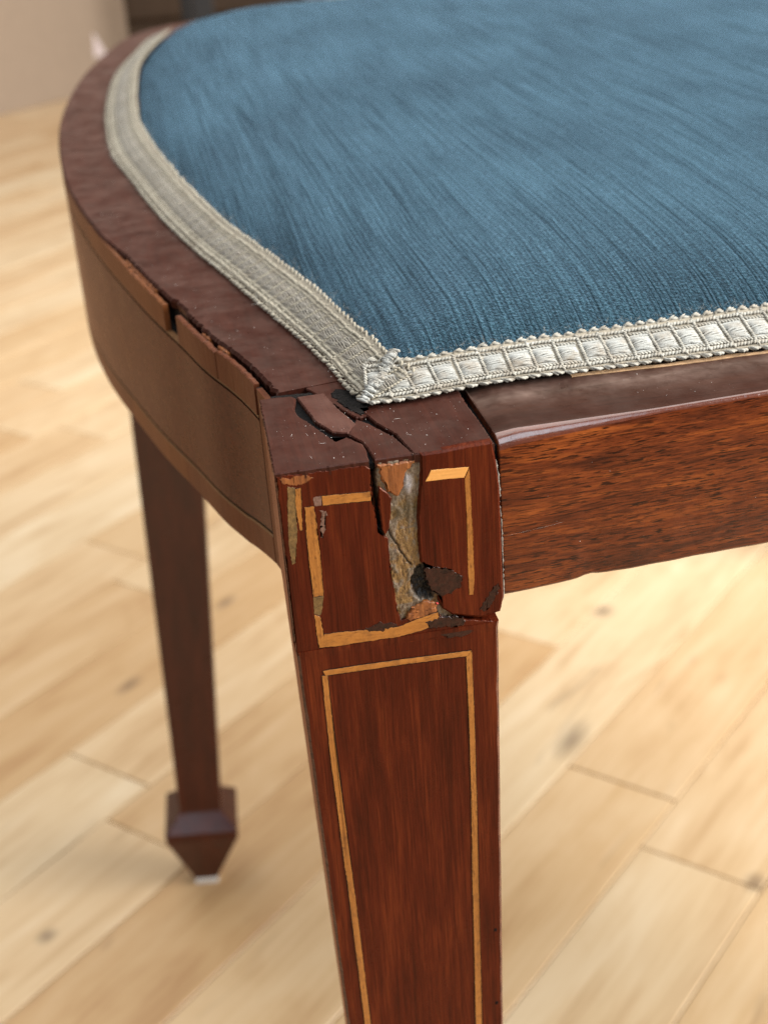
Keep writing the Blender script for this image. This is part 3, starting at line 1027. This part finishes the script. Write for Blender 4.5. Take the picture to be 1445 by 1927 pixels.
for j in range(GZ + 1):
    for i in range(GX + 1):
        x = gx0 + (gx1 - gx0) * i / GX
        z = gz0 + (gz1 - gz0) * j / GZ
        X, Z = x * 1000, z * 1000
        n1 = fn(X * 0.9, Z * 0.5, 1)
        n2 = fn(X * 2.6, Z * 1.1, 4)
        n3 = fn(X * 8, Z * 2.4, 9)
        y = 0.62 + 0.30 * n1 + 0.16 * n2 + 0.07 * n3
        yellow = sstep(-0.15, 0.25, n1 + 0.35 * n2 + (0.5 if 418 < Z < 426 and X > 20 else 0) + (0.25 if 411 < Z < 420 and X < 22 else -0.2))
        c = [0.175 + 0.10 * n2, 0.145 + 0.09 * n2, 0.108 + 0.08 * n2]
        yc = [0.23 + 0.11 * n3, 0.140 + 0.07 * n3, 0.045 + 0.03 * n3]
        c = [a * (1 - yellow) + b * yellow for a, b in zip(c, yc)]
        br = sstep(0.05, 0.45, n3 + 0.5 * n2)
        c = [a * (1 - 0.75 * br) + b * 0.75 * br for a, b in zip(c, (0.075, 0.030, 0.014))]
        # dark olive zone high in the channel
        ol = sstep(1.6, 0.2, abs(Z - 429.5) / 2.0 + abs(X - 22) / 6.0)
        c = [a * (1 - 0.7 * ol) + b * 0.7 * ol for a, b in zip(c, (0.085, 0.058, 0.016))]
        # whitish-blue highlight painted into the glue colour at the top
        gl = sstep(1.2, 0.4, math.hypot((X - 22.6) / 1.0, (Z - 434.6) / 2.2))
        c = [a * (1 - gl) + b * gl for a, b in zip(c, (0.27, 0.27, 0.29))]
        y -= 0.35 * gl
        # fine curved crack through the filler
        cx = 18.7 + 0.5 * (425.5 - Z) + 0.5 * n1 + 0.06 * (Z - 422) ** 2 * 0.3 if Z > 418.5 else 99
        ck = math.exp(-((X - cx) / 0.16) ** 2)
        y += 0.5 * ck
        c = [a * (1 - 0.85 * ck) for a in c]
        # open split beside the left veneer
        sx = 16.55 + (438.5 - Z) * 0.05 + 0.15 * fn(Z * 1.5, 3)
        sp = math.exp(-((X - sx) / 0.42) ** 2) * sstep(424, 426.5, Z)
        y += 3.2 * sp
        c = [a * (1 - min(1, 1.2 * sp)) for a in c]
        # black gouge
        g = sstep(1.05, 0.70, math.hypot((X - 24.5) / 2.6, (Z - 414.8) / 3.9) + 0.25 * n2)
        y += 1.6 * g + 0.5 * g * n2
        c = [a * (1 - g) + b * g for a, b in zip(c, (0.010, 0.0085, 0.009))]
        verts.append((x, y / 1000, z))
        cols.append([c[0] * 0.80, c[1] * 0.72, c[2] * 0.66])
for j in range(GZ):
    for i in range(GX):
        a = j * (GX + 1) + i
        faces.append((a, a + 1, a + GX + 2, a + GX + 1))
put = NT('channel_filler')
at = put.n('ShaderNodeVertexColor', layer_name='filler')
nf = put.noise(put.coord((2600,) * 3), 1.0, 3, 0.7)
put.set(Base_Color=put.mix(0.55, at.outputs[0], put.mix(1.0, at.outputs[0], put.rng(nf, 0.25, 0.75, 0.35, 1.6), 'MULTIPLY')), Roughness=put.rng(nf, 0.3, 0.7, 0.28, 0.6), Normal=put.bump(nf, 0.6, 0.0003))
fill = mesh_obj('filler_bed', verts, faces, put.m, None, True)
ca = fill.data.color_attributes.new('filler', 'FLOAT_COLOR', 'POINT')
for i, c in enumerate(cols):
    ca.data[i].color = (max(0, c[0]), max(0, c[1]), max(0, c[2]), 1)
on_leg(fill)
fill['label'] = 'grey and yellow old glue in the broken channel of the block'
pk = plate('paint_fleck', [(26.3, 410.5), (26.6, 410.4), (26.7, 410.2), (26.4, 410.15)], 'front', 0.12, -0.2, 'dust', None, 0.05, 0.1, step=0.3)
mm = plain('red_fleck', (0.55, 0.06, 0.06), 0.3)
pk.data.materials[0] = mm
on_leg(pk)

# tops of the block: dirty underlay and separate shrunken pieces
on_leg(plate('joint_dirt', [(0.6, 0.8), (38.0, 1.6), (38.3, 30), (30, 37.5), (3.2, 37.8), (1.2, 32)], 'top', -0.9, -2.0, 'black', None, 0.1, 0.1))
for i, (key, mat, h) in enumerate((('left', 'top', 0.0), ('tenon', 'tenon', -0.06), ('wedge', 'top', -0.08), ('right', 'top', 0.02))):
    pts = [list(p) for p in TOP[key]]
    cxm = sum(p[0] for p in pts) / len(pts)
    cym = sum(p[1] for p in pts) / len(pts)
    for p in pts:
        p[0] += max(-0.22, min(0.22, (p[0] - cxm) * 0.1))
        p[1] += max(-0.3, min(0.3, (p[1] - cym) * 0.1))
        p[0] = min(p[0], 38.2)
        if p[1] > 30 and p[0] < 14.5:
            p[1] += 3.4
        if key == 'right' and p[1] > 17:
            p[1] += 4.2
    for p in pts:
        if p[1] < 2.5:
            p[1] = 0.30 if key != 'wedge' else 0.55
    on_leg(plate('block_top', pts, 'top', h, -1.6, mat, None, 0.22, 0.16, step=0.5, seed=i + 11))
# matted dirt packed round the braid corner and along the joint with the side rail
on_leg(plate('joint_dirt', [(13.5, 31.5), (15.2, 26.2), (17.5, 20.5), (24, 20.2), (38, 19.4), (38, 34), (20, 40), (10, 40)], 'top', -0.12, -1.5, 'top', None, 0.2, 0.3, seed=4))
on_leg(plate('joint_dirt', [(2.2, 35.0), (8, 35), (13.6, 33.0), (15, 36.2), (9, 37.4), (3.6, 37.6)], 'top', -0.45, -1.5, 'dirt', None, 0.2, 0.3, seed=6))

on_leg(plate('joint_dirt', [(14.4, 33), (15.6, 28), (17.2, 23.5), (18.5, 21), (20, 22.4), (21, 26), (19, 34), (16, 36)], 'top', 0.02, -1.5, 'dirt', None, 0.2, 0.5, seed=9))
# glue line, and black block painting shade into the joint beside the front rail
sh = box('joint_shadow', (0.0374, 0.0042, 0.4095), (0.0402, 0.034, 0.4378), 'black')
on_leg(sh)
gp = [(38.05, 437.2), (38.7, 436.5), (39.1, 433), (39.15, 427), (39.35, 421), (39.2, 415), (39.3, 410.5), (38.9, 408.2), (38.3, 408.5), (38.5, 415), (38.4, 422), (38.5, 430), (38.2, 434)]
gl = plate('glue_line', gp, 'front', -0.9, -2.6, 'glue', None, 0.25, 0.28, step=0.4, seed=8)
on_leg(gl)

# --- velvet seat -----------------------------------------------------
gin_pts = [Vector((x / 1000, y / 1000, 0)) for x, y in PATH['gin']]
gin_pts[-1] = Vector((0.010, 0.560, 0))
gin_pts = gin_pts[:-1] + [Vector((0.014, 0.570, 0))]
inner_left = smooth_path(catmull(gin_pts, 12), 8)
rin = [Vector((0.0284, 0.0355, 0)), Vector((0.0330, 0.0345, 0)), Vector((0.044, 0.0353, 0)), Vector((0.053, 0.0360, 0)), Vector((0.080, 0.0370, 0)), Vector((0.106, 0.0380, 0)), Vector((0.20, 0.0390, 0)), Vector((0.495, 0.0400, 0))]
inner_right = smooth_path(catmull(rin, 10), 3)
loop = list(reversed(inner_left))[:-1] + inner_right
loop += [Vector((0.500, 0.08, 0)), Vector((0.502, 0.2, 0)), Vector((0.502, 0.35, 0)), Vector((0.498, 0.5, 0)), Vector((0.485, 0.59, 0)), Vector((0.44, 0.608, 0)), Vector((0.20, 0.612, 0)), Vector((0.08, 0.608, 0)), Vector((0.035, 0.595, 0))]
LP = Path(loop + [loop[0]])
NL, NR = 420, 60
ctr = Vector((0.24, 0.32, 0))
ring_pts = [LP.at(LP.len * i / NL) for i in range(NL)]


RP = np.array([(q.x, q.y) for q in ring_pts])
RQ = np.roll(RP, -1, axis=0) - RP
RL = (RQ ** 2).sum(1) + 1e-12


def edge_dist(p):
    w = np.array((p.x, p.y)) - RP
    t = np.clip((w * RQ).sum(1) / RL, 0, 1)
    return float(np.sqrt(((w - RQ * t[:, None]) ** 2).sum(1).min()))


verts, faces = [], []
for j in range(NR + 1):
    f = (j / NR) ** 1.7
    for i in range(NL):
        p = ring_pts[i].lerp(ctr, f)
        d = edge_dist(p) if j else 0.0
        z = 0.4432 + 0.0055 * (1 - math.exp(-d / 0.012)) + 0.0084 * (1 - math.exp(-d / 0.070))
        z += 0.0007 * fn(p.x * 24, p.y * 14, 2) * min(1, d / 0.03)
        if j == 0:
            z = 0.4410
        verts.append((p.x, p.y, z))
verts_c = len(verts)
for j in range(NR):
    for i in range(NL):
        i2 = (i + 1) % NL
        faces.append((j * NL + i, j * NL + i2, (j + 1) * NL + i2, (j + 1) * NL + i))
cushion = mesh_obj('seat_cushion', verts, faces, 'velvet', None, True)
fix_normals(cushion)
to_chair(cushion)
cushion['label'] = 'domed seat pad of ribbed blue velvet'

# --- braid -----------------------------------------------------------
ICO = None


def ico():
    global ICO
    if ICO is None:
        bm = bmesh.new()
        bmesh.ops.create_icosphere(bm, subdivisions=1, radius=1)
        ICO = ([v.co.copy() for v in bm.verts], [tuple(v.index for v in f.verts) for f in bm.faces])
        bm.free()
    return ICO


def ell(V, F, c, ax, ay, az, rad):
    vs0, fs0 = ico()
    k = len(V)
    for v in vs0:
        V.append(c + ax * (v.x * rad[0]) + ay * (v.y * rad[1]) + az * (v.z * rad[2]))
    F.extend(tuple(i + k for i in f) for f in fs0)


def tube(V, F, pts, r, n=5):
    k0 = len(V)
    for i, p in enumerate(pts):
        t = (pts[min(i + 1, len(pts) - 1)] - pts[max(i - 1, 0)])
        t = t.normalized() if t.length > 1e-12 else Vector((1, 0, 0))
        a = t.cross(Vector((0, 0, 1)))
        a = a.normalized() if a.length > 1e-6 else Vector((0, 1, 0))
        b = a.cross(t)
        rr = r * (0.55 if i in (0, len(pts) - 1) else 1)
        for q in range(n):
            an = 2 * math.pi * q / n
            V.append(p + a * math.cos(an) * rr + b * math.sin(an) * rr)
    for i in range(len(pts) - 1):
        for q in range(n):
            q2 = (q + 1) % n
            F.append((k0 + i * n + q, k0 + i * n + q2, k0 + (i + 1) * n + q2, k0 + (i + 1) * n + q))


PITCH = 0.0049
WID = 0.0112


def cell_mesh(name, mat, seed, flat):
    r = random.Random(seed)
    V, F = [], []
    X, Y, Z = Vector((1, 0, 0)), Vector((0, 1, 0)), Vector((0, 0, 1))
    j = lambda a: r.uniform(-a, a)
    nz = 0.5 if flat else 0.66

    def rope(c0, c1, rad, step, lift, slant=0.6):
        L = (c1 - c0).length
        n = max(1, round(L / step))
        d = (c1 - c0).normalized()
        side = Z.cross(d)
        for k in range(n):
            c = c0.lerp(c1, (k + 0.5) / n) + Z * (lift * nz + j(0.00006)) + side * j(0.00006)
            ax = (d * math.cos(slant) + side * math.sin(slant)).normalized()
            ay = Z.cross(ax)
            ell(V, F, c, ax, ay, Z, (step * 0.92, step * 0.46, rad * nz))
    # scalloped edges, two lumps to a cell, each a bundle of strands
    for y0, sgn in ((0.0008, -1), (0.0104, 1)):
        for k in range(2):
            cx = PITCH * (0.25 + 0.5 * k) + j(0.0001)
            for q in range(5):
                a = (q - 2) * 0.30
                c = Vector((cx + (q - 2) * 0.00032, y0 + sgn * 0.00025 * (1 - abs(q - 2) / 2.0) + j(0.00005), 0.00060 * nz + 0.00045 * nz * (1 - abs(q - 2) / 2.2)))
                ax = Vector((math.sin(1.1 + a * 0.5), sgn * math.cos(1.1 + a * 0.5), 0)).normalized()
                ell(V, F, c, ax, Z.cross(ax), Z, (0.00082 + j(0.0002), (0.00030 if sgn < 0 else 0.00022) + j(0.00005), (0.00044 if sgn < 0 else 0.0003) * nz))
    # long stitched cords on both sides of the pads
    rope(Vector((0, 0.0021, 0)), Vector((PITCH, 0.0021, 0)), 0.00048, 0.00070, 0.00085)
    rope(Vector((0.0004, 0.0030, 0)), Vector((PITCH - 0.0004, 0.0030, 0)), 0.00040, 0.00064, 0.00080, -0.5)
    rope(Vector((0.0004, 0.0080, 0)), Vector((PITCH - 0.0004, 0.0080, 0)), 0.00040, 0.00064, 0.00080, -0.5)
    rope(Vector((0, 0.0090, 0)), Vector((PITCH, 0.0090, 0)), 0.00048, 0.00070, 0.00085)
    # raised satin pad: strands running along the braid
    pad0 = len(F)
    ns = 13
    for q in range(ns):
        y = 0.0035 + (0.0075 - 0.0035) * q / (ns - 1)
        edge = 1 - abs(2 * q / (ns - 1) - 1) ** 3
        pts = []
        for k in range(8):
            u = k / 7
            pts.append(Vector((0.00040 + (PITCH - 0.0008) * u, y + j(0.00006) + 0.0002 * math.sin(u * 3 + q), (0.00050 + 0.00085 * edge * math.sin(math.pi * u) ** 0.45) * nz + j(0.00005))))
        tube(V, F, pts, 0.00020, 5)
    pad1 = len(F)
    # twisted rib between the pads
    rope(Vector((0.0001, 0.0016, 0)), Vector((-0.0001 + j(0.0001), 0.0096, 0)), 0.00042, 0.00062, 0.00085, 0.7)
    me = bpy.data.meshes.new(name)
    me.from_pydata([tuple(v) for v in V], [], F)
    me.update()
    me.polygons.foreach_set('use_smooth', [True] * len(me.polygons))
    me.materials.append(MAT[mat])
    if flat:
        me.materials.append(MAT['thread_pad_old'])
        for i in range(pad0, pad1):
            me.polygons[i].material_index = 1
    else:
        me.materials.append(MAT['thread_mid'])
        for i in range(len(F)):
            if not pad0 <= i < pad1:
                me.polygons[i].material_index = 1
    return me


def ribbon(name, o_path, i_path, mat, zo, zi, n=200, taper_end=None):
    verts, faces = [], []
    for k in range(n + 1):
        u = k / n
        a, b = o_path.at(o_path.len * u), i_path.at(i_path.len * u)
        A = Vector((a.x, a.y, zo))
        B = Vector((b.x, b.y, zi))
        A, B = A.lerp(B, 0.12) - Vector((0, 0, 0.0002)), A.lerp(B, 0.93)
        up = Vector((0, 0, 0.0005))
        verts += [A, B, B + up, A + up]
    for k in range(n):
        for q in range(4):
            faces.append((k * 4 + q, k * 4 + (q + 1) % 4, k * 4 + 4 + (q + 1) % 4, k * 4 + 4 + q))
    faces += [(0, 1, 2, 3), (n * 4 + 3, n * 4 + 2, n * 4 + 1, n * 4)]
    o = mesh_obj(name, verts, faces, mat)
    fix_normals(o)
    to_chair(o)
    return o


def lay_cells(parent, meshes, o_path, i_path, zo, zi, s0, s1, offs=0.0, wob=0.0):
    n = max(1, int(round((s1 - s0) * o_path.len / PITCH)))
    for k in range(n):
        u = s0 + (s1 - s0) * k / n
        u2 = s0 + (s1 - s0) * (k + 1) / n
        a, b = o_path.at(o_path.len * u), i_path.at(i_path.len * u)
        a2 = o_path.at(o_path.len * u2)
        b2 = i_path.at(i_path.len * u2)
        A, B = Vector((a.x, a.y, zo)), Vector((b.x, b.y, zi))
        T = ((Vector((a2.x, a2.y, zo)) + Vector((b2.x, b2.y, zi))) - (A + B)) / 2
        plen = T.length
        T.normalize()
        S = (B - A)
        w = S.length
        S = S - T * S.dot(T)
        wperp = S.length
        S.normalize()
        N = T.cross(S)
        if N.z < 0:
            N = -N
        R = Matrix((T, S, T.cross(S))).transposed()
        o = bpy.data.objects.new('braid_cell', meshes[rnd.randrange(len(meshes))])
        link(o, parent)
        o.matrix_parent_inverse = Matrix.Translation(-CH) if False else Matrix()
        m4 = R.to_4x4()
        R = R @ Matrix.Rotation(rnd.uniform(-0.02, 0.02), 3, 'Z') @ Matrix.Rotation(rnd.uniform(-0.03, 0.03), 3, 'Y')
        m4 = R.to_4x4()
        m4.translation = A + Vector((0, 0, 0.0002)) + S * (wob * fn(k * 0.35, 2) + rnd.uniform(-0.00006, 0.00006))
        sc = Matrix.Diagonal((plen / PITCH * rnd.uniform(0.97, 1.05), wperp / WID * rnd.uniform(0.985, 1.015), 1.0 if T.cross(S).z > 0 else -1.0, 1))
        o.matrix_local = m4 @ sc


right_cells = [cell_mesh('braid_cell', 'thread', 40 + i, False) for i in range(5)]
left_cells = [cell_mesh('braid_cell_worn', 'thread_old', 60 + i, True) for i in range(5)]

r_out = Path(smooth_path(catmull([Vector(p) for p in ((0.0200, 0.0232, 0), (0.0264, 0.0226, 0), (0.0331, 0.0238, 0), (0.0398, 0.0250, 0), (0.050, 0.0254, 0), (0.075, 0.0246, 0), (0.099, 0.0241, 0), (0.20, 0.0245, 0), (0.498, 0.0250, 0))], 12), 3))
r_in = Path([p.copy() for p in inner_right])
ZI = 0.4448
braid_front = ribbon('braid', r_out, r_in, 'thread_base', 0.4404, ZI)
braid_front['label'] = 'clean silvery braid along the straight front edge of the seat'
lay_cells(braid_front, right_cells, r_out, r_in, 0.4401, ZI, 0.0, 0.55)

l_out_pts = [Vector((x / 1000, y / 1000, 0)) for x, y in PATH['gout']]
l_out_pts[0] = Vector((0.0200, 0.0232, 0))
l_out_pts = l_out_pts[:-1] + [Vector((0.0005, 0.575, 0))]
l_out = Path(smooth_path(catmull(l_out_pts, 12), 6))
l_in = Path([p.copy() for p in inner_left])
braid_side = ribbon('braid', l_out, l_in, 'thread_base', 0.4404, ZI)
braid_side['label'] = 'flattened soiled braid along the curved side of the seat'
lay_cells(braid_side, left_cells, l_out, l_in, 0.4401, ZI, 0.002, 0.985, wob=0.0002)

# folded corner where the two lengths meet, with frayed ends
V, F = [], []
c0, c1 = Vector((0.0196, 0.0232, 0.4410)), Vector((0.0280, 0.0354, 0.4452))
for q in range(46):
    u = q / 45
    c = c0.lerp(c1, u) + Vector((rnd.uniform(-.0004, .0004), rnd.uniform(-.0004, .0004), 0.0009 + 0.0004 * math.sin(u * 9)))
    d = Vector((rnd.uniform(-0.5, 0.1) - 0.5, 0.7 + rnd.uniform(-0.2, 0.3), rnd.uniform(-0.2, 0.2))).normalized()
    sd = d.cross(Vector((0, 0, 1))).normalized()
    ell(V, F, c, d, sd, Vector((0, 0, 1)), (rnd.uniform(0.0009, 0.0016), 0.00030, 0.00045))
for q in range(34):
    u = rnd.random()
    c = c0.lerp(c1, u) + Vector((0, 0, 0.0011))
    d = Vector((rnd.uniform(-1, 1), rnd.uniform(-1, 1), rnd.uniform(0, 0.7))).normalized()
    pts = [c + d * (k * 0.00028) + Vector((rnd.uniform(-1, 1), rnd.uniform(-1, 1), rnd.uniform(-1, 1))) * 0.00015 for k in range(5)]
    tube(V, F, pts, 0.00006, 4)
fold = mesh_obj('folded_end', V, F, 'thread', None, True)
part_of(braid_front, fold)
# stray fibres along the braid edges
V, F = [], []
for q in range(700):
    if rnd.random() < 0.6:
        pth, u = (r_out if rnd.random() < 0.5 else r_in), rnd.uniform(0, 0.4)
    else:
        pth, u = (l_out if rnd.random() < 0.5 else l_in), rnd.uniform(0, 0.5)
    p = pth.at(pth.len * u)
    c = Vector((p.x, p.y, 0.4415 if pth in (r_out, l_out) else 0.4458))
    d = Vector((rnd.uniform(-1, 1), rnd.uniform(-1, 1), rnd.uniform(0, 0.8))).normalized()
    L = rnd.uniform(0.0002, 0.0005)
    pts = [c + d * (k * L) + Vector((rnd.uniform(-1, 1), rnd.uniform(-1, 1), rnd.uniform(-1, 1))) * 0.00012 for k in range(5)]
    tube(V, F, pts, 0.00002, 3)
fz = mesh_obj('loose_fibres', V, F, 'thread', None, True)
fz['kind'] = 'stuff'
part_of(braid_side, fz)

# --- dust on the woodwork ---------------------------------------------
V, F = [], []


def speck(p, r, up):
    a = Vector((rnd.uniform(-1, 1), rnd.uniform(-1, 1), rnd.uniform(-1, 1))).normalized()
    ell(V, F, p, a, a.orthogonal().normalized(), a.cross(a.orthogonal()).normalized(), (r * rnd.uniform(0.6, 1.6), r * 0.7, r * 0.7))


for q in range(300):
    r = 0.000033 * (1 + 2.2 * rnd.random() ** 4)
    k = rnd.random()
    if k < 0.35:
        speck(Vector((rnd.uniform(0.002, 0.037), rnd.uniform(0.001, 0.024), 0.44005)), r, None)
    elif k < 0.85:
        s = rnd.uniform(0.0, 0.30)
        p = OUT.at(s)
        t = OUT.tan(s)
        speck(p + Vector((t.y, -t.x, 0)) * rnd.uniform(0.003, 0.019) + Vector((0, 0, 0.44005)), r * 1.15, None)
    elif k < 0.95:
        speck(Vector((rnd.uniform(0.041, 0.11), rnd.uniform(0.009, 0.023), 0.44005)), r, None)
    else:
        x = rnd.uniform(0.045, 0.11)
        speck(Vector((x, front_y(x) - 0.00002, rnd.uniform(0.412, 0.436))), r, None)
for q in range(9):
    k = rnd.random()
    s = rnd.uniform(0.03, 0.25)
    p = OUT.at(s)
    t = OUT.tan(s)
    c = p + Vector((t.y, -t.x, 0)) * rnd.uniform(0.004, 0.016) + Vector((0, 0, 0.44008)) if k < 0.5 else Vector((rnd.uniform(0.004, 0.036), rnd.uniform(0.003, 0.02), 0.44008))
    d = Vector((rnd.uniform(-1, 1), rnd.uniform(-1, 1), 0)).normalized()
    tube(V, F, [c + d * (i * 0.0003) + Vector((0, 0, 0.00002)) + Vector((rnd.uniform(-1, 1), rnd.uniform(-1, 1), 0)) * 0.0001 for i in range(5)], 0.00002, 3)
# rubbed pale scratches on the front rail
for a, b in (((0.0404, 0.4200), (0.0520, 0.4210)),):
    pts = []
    for i in range(9):
        u = i / 8
        x = a[0] + (b[0] - a[0]) * u
        pts.append(Vector((x, front_y(x) + 0.00001, a[1] + (b[1] - a[1]) * u + 0.00012 * fn(u * 4, a[0] * 900))))
    tube(V, F, pts, 0.000016, 4)
dust = mesh_obj('dust_specks', V, F, 'dust', None, True)
dust['kind'] = 'stuff'
to_chair(dust)

# ------------------------------------------------------------------ background things
# large cardboard box standing on the floor, its long side parallel to the boards
bx = empty('cardboard_box', (-0.55, 3.15, 0), 'plain tan cardboard box standing on the floor behind the chair', 'box')
bang = math.radians(41.5)
bx.rotation_euler = (0, 0, bang)
org = Vector((-0.29, 3.083, 0))
loc_inv = Matrix.Rotation(-bang, 3, 'Z')
lo = loc_inv @ (org - Vector((-0.55, 3.15, 0)))
y0b = lo.y
x1b = 0.405 + lo.x
x0b = lo.x - 0.45
H_B = 0.62
box('side_panel', (x0b, y0b, 0.0), (x1b, y0b + 0.006, H_B), 'cardboard', bx, 0.001)
box('side_panel', (x0b, y0b + 0.45, 0.0), (x1b, y0b + 0.456, H_B), 'cardboard', bx, 0.001)
box('end_panel', (x0b, y0b + 0.0065, 0.0), (x0b + 0.006, y0b + 0.4495, H_B), 'cardboard', bx, 0.001)
box('end_panel', (x1b - 0.006, y0b + 0.0065, 0.0), (x1b, y0b + 0.4495, H_B), 'cardboard', bx, 0.001)
box('flap', (x0b, y0b, H_B + 0.001), (x1b, y0b + 0.226, H_B + 0.006), 'cardboard', bx, 0.001)
box('flap', (x0b, y0b + 0.230, H_B + 0.001), (x1b, y0b + 0.456, H_B + 0.006), 'cardboard', bx, 0.001)
tag_v = [(lo.x + 0.292, y0b - 0.0012, 0.075), (lo.x + 0.330, y0b - 0.0012, 0.078), (lo.x + 0.298, y0b - 0.0012, 0.130), (lo.x + 0.292, y0b - 0.0002, 0.075), (lo.x + 0.330, y0b - 0.0002, 0.078), (lo.x + 0.298, y0b - 0.0002, 0.130)]
pt = mesh_obj('paper_scrap', tag_v, [(0, 1, 2), (5, 4, 3), (0, 3, 4, 1), (1, 4, 5, 2), (2, 5, 3, 0)], 'paper', bx)
fix_normals(pt)

# dark wooden cabinet farther back
cb = empty('cabinet', (0.28, 4.0, 0), 'dark brown wooden cabinet in the blurred background behind the seat', 'cabinet')
box('carcase', (-0.38, 0.0, 0.06), (0.24, 0.42, 1.1), 'cabinet', cb, 0.004)
box('plinth', (-0.36, 0.02, 0.0), (0.22, 0.40, 0.06), 'cabinet', cb, 0.002)
for x0, x1 in ((-0.375, -0.072), (-0.068, 0.235)):
    d = box('door', (x0, -0.02, 0.07), (x1, -0.0005, 1.09), 'cabinet', cb, 0.003)
    hx = x1 - 0.03 if x0 < -0.2 else x0 + 0.03
    box('knob', (hx - 0.012, -0.045, 0.58), (hx + 0.012, -0.0205, 0.604), 'greymetal', d, 0.006)

# black metal side table whose legs show above the seat
tb = empty('side_table', (0.33, 3.0, 0), 'black metal side table with slim legs in front of the dark cabinet', 'table')
for lx, ly, hw in ((-0.158, -0.0, 0.022), (-0.158, 0.50, 0.022), (0.48, 0.0, 0.022), (0.48, 0.50, 0.022)):
    box('leg', (lx - hw, ly - hw, 0.0), (lx + hw, ly + hw, 0.60), 'blackmetal', tb, 0.003)
box('table_top', (-0.19, -0.03, 0.601), (0.51, 0.53, 0.625), 'blackmetal', tb, 0.004)

# grey post of a shelf unit between the cabinet and the pale wall
ps = empty('shelf_unit', (0.58, 4.15, 0), 'grey metal shelf unit right of the dark cabinet', 'shelf')
for lx in (0.0, 0.62):
    for ly in (0.0, 0.35):
        box('post', (lx - 0.02, ly - 0.02, 0.0), (lx + 0.02, ly + 0.02, 1.3), 'greymetal', ps, 0.002)
for z in (0.35, 0.8, 1.28):
    box('shelf', (-0.019, -0.018, z), (0.639, 0.368, z + 0.02), 'greymetal', ps, 0.002)

bpy.context.view_layer.update()
